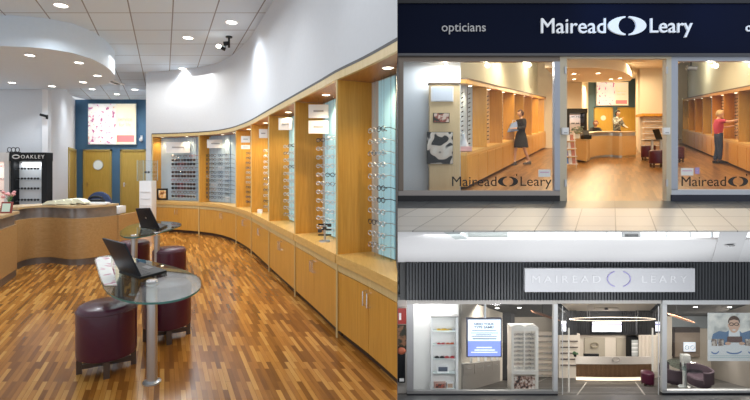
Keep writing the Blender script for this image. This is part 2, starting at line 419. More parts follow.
# hanging acrylic name signs in the niches
def face_card(name,label,cat,rect,Y,m,group=None,lines=()):
    px0,py0,px1,py1=rect; c=W((px0+px1)/2,(py0+py1)/2,Y)
    t=thing(name,label,cat,c,group)
    mb=MB(); mb.pbox(px0,py0,px1,py1,Y,.008); obj('panel',mb,m,t)
    for (a,b,c2,d,mm) in lines:
        mb=MB(); mb.pbox(px0+(px1-px0)*a,py0+(py1-py0)*b,px0+(px1-px0)*c2,py0+(py1-py0)*d,Y-.003,.003); obj('print_line',mb,mm,t)
    return t
for k,(rc,Y,lab) in enumerate([((308.5,104.5,328.5,118),4.95,'upper frosted brand sign hanging in the second niche from the viewer'),
    ((308.5,120.5,328.5,133.5),4.95,'lower frosted brand sign hanging in the second niche from the viewer'),
    ((278.5,118,292,130),6.15,'frosted brand sign hanging in the third niche from the viewer'),
    ((259,129,267.5,138),7.5,'small frosted brand sign hanging in the fourth niche from the viewer'),
    ((241,136,250,142.5),8.55,'upper frosted brand sign in the niche just before the bend'),
    ((241,145,250,149),8.55,'lower narrow frosted brand sign in the niche just before the bend'),
    ((207,139.5,224,148),10.25,'wide frosted brand sign in the niche at the bend'),
    ((166,142,190,153),10.72,'pale green frosted sign in the niche facing down the room')]):
    t=face_card('brand_sign',lab,'sign',rc,Y,SIGNW,'frosted signs in the display niches',[(.25,.42,.75,.55,GREYT)])
    tc=W((rc[0]+rc[2])/2,rc[1],Y)
    mb=MB(); mb.cyl(tc+Vector((0,.004,0)),(tc.x,tc.y+.004,ZS-.002),.002,n=6); obj('hanger',mb,ACR,t)
# small things standing on the worktops
def picture(name,label,rect,Y,art,d=.03,frame=BLACK,fw=.15):
    px0,py0,px1,py1=rect; c=W((px0+px1)/2,py1,Y); t=thing(name,label,'picture',c)
    mb=MB(); mb.pbox(px0,py0,px1,py1,Y,d); obj('frame',mb,frame,t)
    wx=(px1-px0)*fw; wy=(py1-py0)*fw
    mb=MB(); mb.pbox(px0+wx,py0+wy,px1-wx,py1-wy,Y-.004,.005); obj('picture_print',mb,art,t)
    return t
picture('framed_picture','small black framed picture standing on the oak worktop beside the white pillar',(157,188.5,167.5,200),10.75,blotch('amber art',[(.4,(.25,.08,.02)),(.5,(.8,.45,.15)),(.62,(.9,.8,.6))],9))
def figure_ornament(label,px,py,Y,m1,m2,h):
    c=W(px,py,Y); t=thing('ornament',label,'ornament',c)
    mb=MB(); mb.lathe(c,[(.001,0),(.045,0),(.05,.01),(.03,.05),(.02,h*.45),(.032,h*.65),(.001,h*.75)],14); obj('body',mb,m1,t)
    mb=MB(); mb.ell(c+Vector((0,0,h*.87)),.026,.026,h*.15); obj('head',mb,m2,t)
figure_ornament('small red and white figurine on the worktop of the niche at the bend',203.5,199,10.5,mat('red glaze',(.35,.05,.05),.3),mat('dark glaze',(.08,.05,.05),.3),.22)
c=Vector(cpt(s_at_px(318),.1,.745)); c=Vector(cpt(s_at_px(313),.13,.745))
t=thing('trial_frame_stand','cluttered small stand of dark instruments on the worktop of the second niche','stand',c)
mb=MB(); mb.lathe(c,[(.001,0),(.06,0),(.055,.012),(.012,.02),(.01,.2),(.001,.21)],16); obj('stem',mb,STEEL,t)
for k in range(3):
    mb=MB(); mb.cyl(c+Vector((-.07,0,.07+.055*k)),c+Vector((.07,0,.07+.055*k)),.008,n=8); obj('arm',mb,BLACK,t)
for k in range(3):
    mb=MB(); q=c+Vector((-.05+.05*k,-.02,.1+.03*k)); mb.lathe(q,[(.001,0),(.022,.0),(.022,.03),(.001,.03)],12); obj('lens_holder',mb,DARK,t)
for lab,px,o in (('white price card on the worktop of the fourth niche',254,.1),('white box on the worktop at the bend, right of the niche',249.5,.1)):
    c=Vector(cpt(s_at_px(px),o,.745)); t=thing('card_holder',lab,'card',c)
    mb=MB(); mb.prism([c+Vector((-.04,0,0)),c+Vector((.04,0,0)),c+Vector((.04,.05,0)),c+Vector((-.04,.05,0))],(0,.01,.07)); obj('card',mb,WHITEP,t)
    mb=MB(); mb.box(c.x-.045,c.x+.045,c.y-.01,c.y+.06,c.z,c.z+.006); obj('foot',mb,ACR,t)
# leaflet shelf in the third niche
c=Vector(cpt(s_at_px(272)-.9,.2,1.25)); 

# back of the room
YB=15.0; YL=10.5
def wallq(px0,Y0,px1,Y1,z0,z1,th=.12,vx=None):
    a=Vector(((px0-CX)*Y0/F,Y0,z0)); b=Vector(((px1-CX)*Y1/F,Y1,z0)); 
    n=Vector((-(b-a).y,(b-a).x,0)).normalized()*th
    mb=MB(); mb.prism([a,b,b+n,a+n],(0,0,z1-z0)); return mb
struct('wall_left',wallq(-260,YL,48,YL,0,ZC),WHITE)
mb=wallq(48,YL,75.3,YB,0,ZC); struct('wall_left_return',mb,mat('white wall lit tone',(.75,.77,.80),.7))  # brighter copy of the white paint, its lit look put into the colour
struct('wall_back',wallq(75,YB,150,YB,0,ZC),BLUE)
struct('wall_back_return',wallq(147.8,YB,146.2,10.9,0,ZC,.12),WHITE)
# doors on the blue wall
def door(n,rect,Y,base,kind='plain',win=False):
    px0,py0,px1=rect; a=W(px0,py0,Y); b=W(px1,py0,Y)
    t=link(bpy.data.objects.new('door_%d'%n,None)); t.location=(a.x,Y,base); t['kind']='structure'
    fw=.06
    mb=MB(); mb.box(a.x,a.x+fw,Y-.05,Y+.02,base,a.z); mb.box(b.x-fw,b.x,Y-.05,Y+.02,base,a.z); mb.box(a.x,b.x,Y-.05,Y+.02,a.z-fw,a.z)
    o=obj('door_frame',mb,mat('ochre frame',(.50,.36,.10),.4),t); o['kind']='structure'
    mb=MB(); mb.box(a.x+fw,b.x-fw,Y-.025,Y+.02,base,a.z-fw); l=obj('door_leaf',mb,DOORW,t)
    hx=a.x+fw+.07; hz=base+1.02
    mb=MB(); mb.box(hx-.02,hx+.02,Y-.035,Y-.025,hz-.09,hz+.06); mb.cyl((hx,Y-.035,hz),(hx,Y-.075,hz),.01,n=8); mb.cyl((hx,Y-.07,hz),(hx+.11,Y-.07,hz),.009,n=8); obj('door_handle',mb,CHROME,l)
    return t,l,a,b
t,l,a,b=door(1,(83.8,149.5,112),YB,0)
c=W(98.3,165,YB-.03); mb=MB(); mb.cyl(c,c+Vector((0,-.012,0)),.16,n=32); r=obj('round_window',mb,mat('pale pane',(.75,.80,.80),.2,emit=.2,ecol=(.8,.9,.9)),l)
mb=MB(); mb.tube([c+Vector((.165*math.cos(k*math.pi/16),-.012,.165*math.sin(k*math.pi/16))) for k in range(32)],.014,6,closed=True); obj('window_ring',mb,STEEL,r)
door(2,(120.8,149.5,147),YB,0)
# door in the slanted wall
p0=W(67,149,13.45); p1=W(75,149,14.9)
d2=(Vector((p1.x-p0.x,p1.y-p0.y,0))).normalized(); n2=Vector((d2.y,-d2.x,0))
t=link(bpy.data.objects.new('door_3',None)); t.location=(p0.x,p0.y,0); t['kind']='structure'
mb=MB(); q0=Vector((p0.x,p0.y,0)); q1=Vector((p1.x,p1.y,0))
mb.prism([q0,q0+d2*.08,q0+d2*.08+n2*.05,q0+n2*.05],(0,0,2.2)); mb.prism([q1,q1-d2*.08,q1-d2*.08+n2*.05,q1+n2*.05],(0,0,2.2)); mb.prism([q0+Vector((0,0,2.12)),q1+Vector((0,0,2.12)),q1+n2*.05+Vector((0,0,2.12)),q0+n2*.05+Vector((0,0,2.12))],(0,0,.08))
obj('door_frame',mb,mat('ochre frame',(.50,.36,.10),.4),t)
mb=MB(); mb.prism([q0+d2*.08,q1-d2*.08,q1-d2*.08+n2*.02,q0+d2*.08+n2*.02],(0,0,2.12)); obj('door_leaf',mb,DOORW,t)

# ---- a backlit poster with blurry flowers, a text block and a red bar
FLOW=blotch('floral poster print',[(.36,(.45,.18,.32)),(.44,(.85,.65,.70)),(.5,(.90,.93,.88)),(.62,(.93,.95,.88)),(.72,(.80,.35,.25))],7,emit=.55)
PEACH=blotch('peach poster print',[(.3,(.95,.80,.55)),(.7,(.95,.88,.66))],2,emit=.55)
REDP=mat('red poster bar',(.85,.25,.25),.5,emit=.5); PINKP=mat('pink letters',(.80,.42,.42),.5,emit=.4)
def text_mb(s, x0,x1,z0,z1, y, depth=.004, bold=0.0, space=1.0):
    cu=bpy.data.curves.new('t','FONT'); cu.body=s; cu.extrude=depth/2; cu.resolution_u=3; cu.space_character=space; cu.offset=bold
    o=link(bpy.data.objects.new('t',cu)); dg=bpy.context.evaluated_depsgraph_get(); dg.update()
    me=bpy.data.meshes.new_from_object(o.evaluated_get(dg))
    vs=[v.co.copy() for v in me.vertices]; fs=[tuple(p.vertices) for p in me.polygons]
    bpy.data.objects.remove(o); bpy.data.curves.remove(cu); bpy.data.meshes.remove(me)
    ax=min(v.x for v in vs); bx=max(v.x for v in vs); ay=min(v.y for v in vs); by=max(v.y for v in vs)
    mb=MB(); mb.add([(x0+(v.x-ax)/(bx-ax)*(x1-x0), y-v.z*1.0, z0+(v.y-ay)/(by-ay)*(z1-z0)) for v in vs], fs)
    return mb
def ptext(s, px0,py0,px1,py1,Y, depth=.004,**k):
    a=W(px0,py0,Y); b=W(px1,py1,Y); return text_mb(s,a.x,b.x,b.z,a.z,Y-depth/2,depth,**k)
def poster(rect,Y,label,tn='POSTER'):
    px0,py0,px1,py1=rect; w_=px1-px0; h=py1-py0
    t=thing('lightbox_poster',label,'poster',W((px0+px1)/2,py1,Y))
    mb=MB(); mb.pbox(px0-.6,py0-.6,px1+.6,py1+.6,Y,.05); obj('frame',mb,mat('pale frame',(.55,.62,.66),.4),t)
    mb=MB(); mb.pbox(px0,py0,px0+w_*.58,py1,Y-.006,.006); obj('flower_print',mb,FLOW,t)
    mb=MB(); mb.pbox(px0+w_*.58,py0,px1,py1,Y-.006,.006); obj('peach_print',mb,PEACH,t)
    mb=MB(); mb.pbox(px0+w_*.6,py0+h*.78,px0+w_*.97,py0+h*.95,Y-.009,.003); obj('red_bar',mb,REDP,t)
    mb=ptext('service',px0+w_*.63,py0+h*.34,px0+w_*.93,py0+h*.43,Y-.007,.003,bold=.01); obj('lettering',mb,PINKP,t)
    mb=ptext('for life',px0+w_*.65,py0+h*.47,px0+w_*.9,py0+h*.56,Y-.007,.003,bold=.01); obj('lettering',mb,PINKP,t)
poster((88.5,104,135.5,144),YB-.08,'large backlit floral poster with a red bar high on the blue wall')
c=W(142,139,YB); t=thing('wall_bracket_dome','tiny white bracket fitting on the blue wall right of the poster','fitting',c)
mb=MB(); mb.ell(c+Vector((0,-.08,-.02)),.06,.06,.07); obj('dome',mb,WHITEP,t); mb=MB(); mb.box(c.x-.03,c.x+.03,c.y-.05,c.y,c.z-.02,c.z+.12); obj('bracket',mb,WHITEP,t)  # small white dome on a bracket, gives no light

# ---- curved bulkhead
dp=[(-80,6.85),(0,6.82),(25,6.86),(48,6.97),(72,7.2),(92,7.6),(104,8.05),(111,8.5),(114.8,8.9),(115,9.2),(112.5,9.45),(104,9.9),(90,10.25),(60,10.46),(0,10.46),(-80,10.46)]
mb=MB(); mb.prism([((px-CX)*Y/F,Y,HE+1.92) for px,Y in dp],(0,0,HC-1.92-.001)); 
struct('ceiling_bulkhead',mb,mat('bulkhead paint',(.68,.78,.88),.8),smooth=40)
CL='ceiling downlights in the white tiles'
for px,py in ((61,5),(188,37.5),(231.5,22),(182.5,68.5),(92,89),(117,94),(135,89.5)):
    c=PZ(px,py,ZC); disc_lamp(c-Vector((0,0,.0)),.085,'round recessed downlight glowing in the white tiled ceiling','downlight',CL)
    light('SPOT',c-Vector((0,0,.05)),60,(.86,.93,1),.08,spot=140,blend=.8)
for px,py in ((30,55),(79,62.5),(97.5,75.5),(12,82.5),(52,86),(83,82)):
    c=PZ(px,py,HE+1.92); disc_lamp(c,.07,'round recessed downlight glowing in the underside of the curved bulkhead','downlight','downlights under the curved bulkhead')
    light('SPOT',c-Vector((0,0,.05)),40,(.88,.94,1),.06,spot=120,blend=.8)
# big soft unseen area lamps added under the ceiling to brighten the room
light('AREA',(-3.2,5.4,3.6),85,(.93,.97,1),3,sy=3)
light('AREA',(-4.6,9.4,3.7),60,(1,.96,.9),3,sy=2)
for px in (88,112,138): light('SPOT',W(px,96,14.3),45,(1,.95,.85),.08,rot=(R(12),0,0),spot=130,blend=.9)  # extra unseen spots added to brighten the back wall and its doors
# wall washers for the curved wall
for px,y in ((372,.55),(300,.9),(262,.9),(228,.9)):
    p,n,d=at(s_at_px(px)); c=Vector((p.x-n.x*y,p.y-n.y*y,ZC-.1))
    light('SPOT',c,18 if px>250 else 5,(.93,.97,1),.05,rot=(R(22),0,math.atan2(n.y,n.x)-math.pi/2),spot=80,blend=1)
# ceiling bracket with two spot heads
c=PZ(229,36.5,ZC); t=thing('ceiling_spotlight','black ceiling bracket with two small spotlight heads near the curved wall','spotlight',c)
mb=MB(); mb.lathe(c,[(.001,-.02),(.06,-.02),(.06,0),(.001,0)],16); obj('mounting_plate',mb,BLACK,t)
mb=MB(); mb.cyl(c+Vector((0,0,-.02)),c+Vector((0,0,-.2)),.018,n=10); obj('stem',mb,BLACK,t)
a=c+Vector((0,0,-.12)); mb=MB(); mb.cyl(a,a+Vector((-.09,-.03,-.02)),.035,.04,n=14); obj('lamp_head',mb,BLACK,t)
a=c+Vector((-.09,-.05,-.2)); mb=MB(); mb.cyl(a+Vector((.04,0,-.05)),a+Vector((-.03,-.03,-.02)),.03,n=14); mb.tube([c+Vector((-.05,0,-.13)),a+Vector((.03,0,-.04))],.006,6); h=obj('lamp_head',mb,BLACK,t)
mb=MB(); mb.ell(a+Vector((-.07,-.04,.0)),.045,.045,.032); obj('bulb',mb,LAMP,h)
c=PZ(113,81.5,ZC); t=thing('ceiling_vent','small white vent with a black slot on the ceiling beside the bulkhead','vent',c)
mb=MB(); mb.box(c.x-.14,c.x+.14,c.y-.35,c.y+.35,c.z-.02,c.z); obj('plate',mb,WHITEP,t); mb=MB(); mb.box(c.x-.05,c.x+.05,c.y-.28,c.y+.28,c.z-.028,c.z-.02); obj('slot',mb,BLACK,t)
# cctv on left wall
c=W(47,117,YL-.0); t=thing('cctv_camera','small black camera on a bracket high on the pale left wall','camera',c)
mb=MB(); mb.box(c.x-.03,c.x+.03,c.y-.02,c.y,c.z-.05,c.z+.05); mb.cyl(c+Vector((0,-.02,0)),c+Vector((0,-.12,.03)),.012,n=8); obj('bracket',mb,BLACK,t)
mb=MB(); mb.cyl(c+Vector((-.07,-.13,.04)),c+Vector((.09,-.11,.0)),.03,n=14); obj('camera_body',mb,BLACK,t)

# ---- reception counter
def poly_wall(mb, pl, off, z0, z1):       # strip along a plan polyline with thickness off to the back
    n=len(pl); f=[Vector((x,y,0)) for x,y in pl]; bk=[]
    for i in range(n):
        d=(f[min(i+1,n-1)]-f[max(i-1,0)]).normalized(); bk.append(f[i]+Vector((-d.y,d.x,0))*off)
    vs=[]
    for i in range(n): vs += [(f[i].x,f[i].y,z0),(bk[i].x,bk[i].y,z0),(bk[i].x,bk[i].y,z1),(f[i].x,f[i].y,z1)]
    fs=[(3,2,1,0),(4*n-4,4*n-3,4*n-2,4*n-1)]
    for i in range(n-1):
        for j in range(4): fs.append((4*i+j,4*i+(j+1)%4,4*i+4+(j+1)%4,4*i+4+j))
    return mb.add(vs,fs)
def offs(pl,o):
    f=[Vector((x,y,0)) for x,y in pl]; out=[]; n=len(f)
    for i in range(n):
        d=(f[min(i+1,n-1)]-f[max(i-1,0)]).normalized(); q=f[i]+Vector((-d.y,d.x,0))*o; out.append((q.x,q.y))
    return out
def smoothpl(pl,n=6):
    P=[Vector(p) for p in pl]; out=[]
    for i in range(len(P)-1):
        p0=P[max(i-1,0)];p1=P[i];p2=P[i+1];p3=P[min(i+2,len(P)-1)]
        for j in range(n):
            t_=j/n; q=.5*((2*p1)+(p2-p0)*t_+(2*p0-5*p1+4*p2-p3)*t_*t_+(3*p1-p0-3*p2+p3)*t_**3); out.append((q.x,q.y))
    out.append(tuple(P[-1])); return out
STRIPE=mat('ribbed steel band',(.30,.28,.27),.3,.6,noise=.4,nscale=7); DKST=mat('dark steel kick',(.20,.18,.17),.35,.6)
DTOP=wood('counter top',(.50,.34,.17),(.60,.43,.23),'X')
main=smoothpl([((px-CX)*Y/F,Y) for px,Y in ((16,6.62),(30,6.95),(50,7.08),(73,6.9),(98,7.1),(118,7.45))],7)
t=thing('reception_counter','curved beech reception counter with a steel band under its top, at the left','counter',(main[20][0],main[20][1],0))
mb=MB(); poly_wall(mb,main,.3,.1,.735); obj('front_panel',mb,BEECH,t)
mb=MB(); poly_wall(mb,offs(main,.01),.28,0,.1); obj('kick_plate',mb,DKST,t)
mb=MB(); poly_wall(mb,offs(main,.03),.2,.735,.90); obj('upper_band',mb,STRIPE,t)
mb=MB(); poly_wall(mb,offs(main,-.02),.42,.90,.935); obj('counter_top',mb,DTOP,t)
mb=MB(); poly_wall(mb,offs(main,.25),.2,.66,.70); obj('inner_desk',mb,DTOP,t)
e0=Vector((*main[-1],0)); mb=MB(); mb.box(e0.x,e0.x+.03,e0.y-.01,e0.y+.75,0,.735); obj('end_panel',mb,BEECH,t)
blk=[((px-CX)*Y/F,Y) for px,Y in ((-70,4.9),(0,5.6),(17,6.25))]
t2=thing('reception_counter','straight end block of the beech counter cut by the left picture edge','counter',(blk[1][0],blk[1][1],0))
mb=MB(); poly_wall(mb,blk,.35,.1,.73); obj('front_panel',mb,BEECH,t2)
mb=MB(); poly_wall(mb,offs(blk,.01),.3,0,.1); obj('kick_plate',mb,DKST,t2)
mb=MB(); poly_wall(mb,offs(blk,.03),.25,.73,.88); obj('upper_band',mb,STRIPE,t2)
mb=MB(); poly_wall(mb,offs(blk,-.03),.48,.88,.92); obj('counter_top',mb,DTOP,t2)
# things on the counter
def on_top(px,py,z): return PZ(px,py,z)
c=on_top(6,208,.92); 
c=Vector(((5.5-CX)*5.9/F,5.9,.92)); t=thing('framed_card','small red framed card standing on the counter end at the left edge','picture',c)
mb=MB(); mb.prism([c+Vector((-.075,0,0)),c+Vector((.075,0,0)),c+Vector((.075,.015,0)),c+Vector((-.075,.015,0))],(0,.03,.15)); obj('frame',mb,mat('red frame',(.28,.05,.04),.4),t)
mb=MB(); mb.prism([c+Vector((-.055,-.002,.02)),c+Vector((.055,-.002,.02)),c+Vector((.055,.0,.02)),c+Vector((-.055,.0,.02))],(0,.022,.11)); obj('card',mb,mat('pale green card',(.6,.75,.65),.5),t)
c=Vector(((9-CX)*6.1/F,6.1,.92)); t=thing('flower_vase','small vase of pink flowers behind the red framed card on the counter','vase',c)
mb=MB(); mb.lathe(c,[(.001,0),(.035,0),(.04,.05),(.025,.12),(.03,.14),(.001,.14)],16); obj('vase',mb,mat('blue glaze',(.25,.35,.5),.3),t)
mb=MB(); 
for k in range(14):
    a=random.uniform(0,6.28); q=c+Vector((.07*math.cos(a)*random.random(),.06*math.sin(a),.19+.09*random.random())); mb.tube([c+Vector((0,0,.12)),q],.003,4); 
obj('stems',mb,mat('stem green',(.1,.25,.06),.6),t)
mb=MB()
random.seed(3)
for k in range(12):
    a=random.uniform(0,6.28); q=c+Vector((.07*math.cos(a),.06*math.sin(a),.2+.09*random.random())); mb.ell(q,.022,.022,.018,8,5)
o=obj('blossom',mb,mat('pink petals',(.75,.35,.35),.6),t); o['kind']='stuff'
for k,(px,py,ln,w_,rz,lab) in enumerate(((59,201.5,.42,.16,.1,'long pale brochure lying at the left of the counter top'),(67,200.5,.42,.15,-.1,'pale yellow open magazine in the middle of the counter papers'),(75,199.5,.5,.18,-.25,'pale open magazine with a dark corner, rightmost on the counter'))):
    Y=7.15+.02*k; c=Vector(((px-CX)*Y/F,Y,.935+.012*k)); t=thing('magazine',lab,'magazine',c,'papers fanned on the counter top')
    prof=[(-1,.01),(-.6,.065),(-.1,.075),(0,.035),(.1,.075),(.6,.065),(1,.01)]
    mb=MB(); up=[];lo=[]
    for x,z in prof:
        up.append(c+Vector((x*ln/2*math.cos(rz),x*ln/2*math.sin(rz)-w_/2,z*.9+.01))); lo.append(c+Vector((x*ln/2*math.cos(rz),x*ln/2*math.sin(rz)-w_/2,z*.2)))
    mb.prism(up+lo[::-1],(0,w_,0)); obj('pages',mb,mat('pale paper',(.80,.80,.62),.6),t)
c=Vector(((98-CX)*7.25/F,7.25,.935)); t=thing('keyboard','white computer keyboard on the counter beside the office chair','keyboard',c)
mb=MB(); mb.box(c.x-.17,c.x+.17,c.y-.06,c.y+.07,c.z,c.z+.03); obj('body',mb,WHITEP,t,bevel=.006)
mb=MB()
for r_ in range(4):
    for k in range(14): mb.box(c.x-.155+k*.0225,c.x-.137+k*.0225,c.y-.045+r_*.026,c.y-.025+r_*.026,c.z+.03,c.z+.037)
o=obj('keys',mb,mat('light grey key',(.65,.66,.66),.5),t); o['kind']='stuff'
c=Vector(((94-CX)*7.35/F,7.35,.965)); t=thing('telephone','black desk telephone resting behind the white keyboard','telephone',c)
mb=MB(); mb.prism([c+Vector((-.09,0,-.03)),c+Vector((.09,0,-.03)),c+Vector((.09,.16,-.03)),c+Vector((-.09,.16,-.03))],(0,.02,.07)); obj('body',mb,BLACK,t,bevel=.01)
mb=MB(); mb.tube([c+Vector((-.11,.06,.06)),c+Vector((-.05,.06,.085)),c+Vector((.05,.06,.085)),c+Vector((.11,.06,.06))],.02,8); obj('handset',mb,BLACK,t)
c=Vector(((98.5-CX)*8.3/F,8.3,0)); t=thing('office_chair','navy blue office chair with a rounded back behind the counter','chair',c)
mb=MB(); mb.prism([c+Vector((.24*math.cos(a)*1,0,.82+.27*math.sin(a))) for a in [k*math.pi/12-.15 for k in range(13)]]+[c+Vector((-.2,0,.6)),c+Vector((.2,0,.6))],(0,.07,0)); obj('backrest',mb,mat('navy fabric',(.03,.05,.12),.8),t,bevel=.01)
mb=MB(); mb.lathe(c+Vector((0,-.22,.45)),[(.001,0),(.22,0),(.25,.04),(.22,.08),(.001,.085)],24); obj('seat',mb,mat('navy fabric',(.03,.05,.12),.8),t)
mb=MB(); mb.cyl(c+Vector((0,-.22,.08)),c+Vector((0,-.22,.46)),.03); obj('gas_column',mb,BLACK,t)
mb=MB(); mb.box(c.x-.03,c.x+.03,c.y-.05,c.y+.0,.47,.66); obj('back_bar',mb,BLACK,t)
for k in range(5):
    a=k*2*math.pi/5; q=c+Vector((.28*math.cos(a),-.22+.28*math.sin(a),.06)); mb=MB(); mb.cyl(c+Vector((0,-.22,.1)),q,.022,.014,n=8); lg=obj('leg',mb,BLACK,t)
    mb=MB(); mb.cyl(q+Vector((-.015,0,-.032)),q+Vector((.015,0,-.032)),.028,n=12); obj('castor',mb,BLACK,lg)
c=W(109.5,215,7.5); mb=MB(); mb.box(c.x-.07,c.x+.06,c.y,c.y+.18,.735,.86)
c=Vector(((116-CX)*7.9/F,7.9,.72)); t=thing('printer','small white printer on the lower desk at the right end of the counter','printer',c)
mb=MB(); mb.box(c.x-.14,c.x+.1,c.y-.1,c.y+.16,c.z,c.z+.13); obj('body',mb,WHITEP,t,bevel=.012)
mb=MB(); mb.box(c.x-.1,c.x+.06,c.y-.13,c.y-.1,c.z+.05,c.z+.07); obj('paper_slot',mb,DARK,t)

# ---- black sunglasses cabinet and its pink neighbour
YC=9.8
def shelf_cab(px0,py0,px1,Y,d,fr,inner,label,header=None,title=None,shelves=()):
    a=W(px0,py0,Y); b=W(px1,py0,Y)
    t=thing('display_case',label,'display case',((a.x+b.x)/2,Y,0))
    ft=.07
    mb=MB(); mb.box(a.x,a.x+ft,Y,Y+d,0,a.z); mb.box(b.x-ft*1.6,b.x,Y,Y+d,0,a.z); mb.box(a.x+ft,b.x-ft*1.6,Y,Y+d,0,.55); obj('carcass',mb,fr,t)
    mb=MB(); mb.box(a.x-.01,b.x+.01,Y-.02,Y+d,a.z-.19,a.z); h=obj('header',mb,fr,t)
    mb=MB(); mb.box(a.x+ft,b.x-ft*1.6,Y+d-.03,Y+d,.55,a.z-.2); obj('back_panel',mb,inner,t)
    if title:
        obj('lettering',text_mb(title,a.x+.25,b.x-.03,a.z-.135,a.z-.055,Y-.024,.008,space=1.3),WHITEP,h)
        mb=MB(); cc=Vector((a.x+.14,Y-.024,a.z-.095)); mb.tube([cc+Vector((.075*math.cos(k*math.pi/12),0,.038*math.sin(k*math.pi/12))) for k in range(24)],.012,6,closed=True); obj('oval_emblem',mb,WHITEP,h)
    for py in shelves:
        z=W(0,py,Y).z; mb=MB(); mb.box(a.x+ft,b.x-ft*1.6,Y+.02,Y+d-.03,z-.012,z); obj('shelf',mb,ACR,t)
    light('AREA',((a.x+b.x)/2,Y+.12,a.z-.22),3,(1,1,1),.5,sy=.1)
    return t,a,b
SH=(169.5,179.5,189.5,201)
shelf_cab(10.5,152.5,46.5,YC,.2,BLACK,mat('grey white panel',(.60,.64,.68),.5,emit=.1),'black sunglasses display case with a lettered header against the left wall',title='OAKLEY',shelves=SH)
for py in SH:
    z=W(0,py,YC).z
    for px in (17,23.5,30,36.5):
        glasses(((px-CX)*(YC+.1)/F,YC+.1,z+.021),0,0,'black sunglasses on a shelf of the black display case','sunglasses in the black display case',True)
c=W(10,152,YC); t=thing('crown_ornament','curly black wire ornament standing on top of the black display case','ornament',W(13,152.5,YC+.1))
mb=MB(); o0=W(13,152.5,YC+.1)
for k in range(3):
    q=o0+Vector((-.08+.09*k,0,.06)); mb.tube([q+Vector((.045*math.cos(j*math.pi/7),0,.055*math.sin(j*math.pi/7))) for j in range(14)],.008,6,closed=True)
mb.box(o0.x-.14,o0.x+.16,o0.y-.02,o0.y+.02,o0.z,o0.z+.012); obj('wire_scroll',mb,BLACK,t)
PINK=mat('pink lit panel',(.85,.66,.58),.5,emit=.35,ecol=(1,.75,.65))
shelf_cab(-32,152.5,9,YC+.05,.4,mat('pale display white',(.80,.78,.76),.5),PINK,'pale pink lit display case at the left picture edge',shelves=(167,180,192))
for py in (167,180,192):
    z=W(0,py,YC+.05).z
    for px in (1,):
        glasses(((px-CX)*(YC+.2)/F,YC+.2,z+.022),0,4,'red glasses on a shelf of the pale pink display case','red glasses in the pink display case')

# ---- white display tower beside the niches
c=Vector(((147.5-CX)*10.25/F,10.25,0)); t=thing('display_tower','narrow white tower with a glass case on top beside the curved niches','display tower',c)
mb=MB(); mb.box(c.x-.13,c.x+.15,c.y-.13,c.y+.13,0,1.25); obj('column',mb,mat('glossy white',(.85,.87,.9),.3),t,bevel=.004)
mb=MB(); mb.box(c.x-.17,c.x+.17,c.y-.15,c.y+.15,1.25,1.72); obj('glass_case',mb,ACR,t)
mb=MB()
for sx in (-.17,.17):
    for sy in (-.15,.15): mb.cyl((c.x+sx,c.y+sy,1.25),(c.x+sx,c.y+sy,1.73),.006,n=6)
obj('case_edges',mb,mat('pale teal edge',(.4,.55,.55),.3),t)
mb=MB(); mb.box(c.x-.15,c.x+.15,c.y-.12,c.y+.12,1.42,1.427); obj('shelf',mb,ACR,t)
glasses((c.x,c.y-.02,1.45),0,0,'black glasses inside the glass case of the white tower','glasses in tower case',True)
for k in range(5):
    mb=MB(); mb.box(c.x-.10,c.x+.12,c.y-.142,c.y-.13,.35+.16*k,.36+.16*k); obj('card_ledge',mb,STEEL,t)

# ---- stools, tables, laptops
def make_stool(loc,label,group,name='round_stool'):
    c=Vector(loc); t=thing(name,label,'stool',c,group)
    prof=[(.001,.115),(.185,.115),(.202,.125),(.205,.14),(.205,.44),(.202,.465),(.192,.482),(.175,.492),(.001,.497)]
    mb=MB(); mb.lathe(c,prof,40); s_=obj('seat',mb,MAROON,t)
    mb=MB(); mb.tube([c+Vector((.2065*math.cos(k*math.pi/24),.2065*math.sin(k*math.pi/24),.455)) for k in range(48)],.0035,5,closed=True); obj('piping',mb,MAROON,s_)
    LG=mat('brown steel leg',(.10,.07,.055),.4,.5)
    for k in range(4):
        a=R(28)+k*math.pi/2; d=Vector((math.cos(a),math.sin(a),0)); p=Vector((-d.y,d.x,0))*.02
        q=c+d*.18; mb=MB(); mb.hex([q-d*.018-p,q+d*.018-p,q+d*.018+p,q-d*.018+p]+[x+Vector((0,0,.12)) for x in (q-d*.018-p,q+d*.018-p,q+d*.018+p,q-d*.018+p)]); obj('leg',mb,LG,t)
    for k in range(2):
        a=R(28)+k*math.pi/2; d=Vector((math.cos(a),math.sin(a),0)); p=Vector((-d.y,d.x,0))*.015; z0=.03-.0*k
        mb=MB(); A=c-d*.17; B=c+d*.17; mb.hex([v+Vector((0,0,z0)) for v in (A-p,B-p,B+p,A+p)]+[v+Vector((0,0,z0+.035)) for v in (A-p,B-p,B+p,A+p)]); obj('crossbar',mb,LG,t)
    return t
def fl(px,Y): return Vector(((px-CX)*Y/F,Y,0))
st=make_stool(fl(107,3.33),'maroon leather drum stool in front of the nearer glass table, at its left','maroon stools at the glass tables')
dup(st,fl(167,3.95),0,'maroon leather drum stool behind the nearer glass table, seen through its glass')
dup(st,fl(169.5,5.7),0,'maroon leather drum stool in front of the farther glass table')
dup(st,fl(134,6.25),0,'maroon leather drum stool mostly hidden behind the open laptop and table leg')
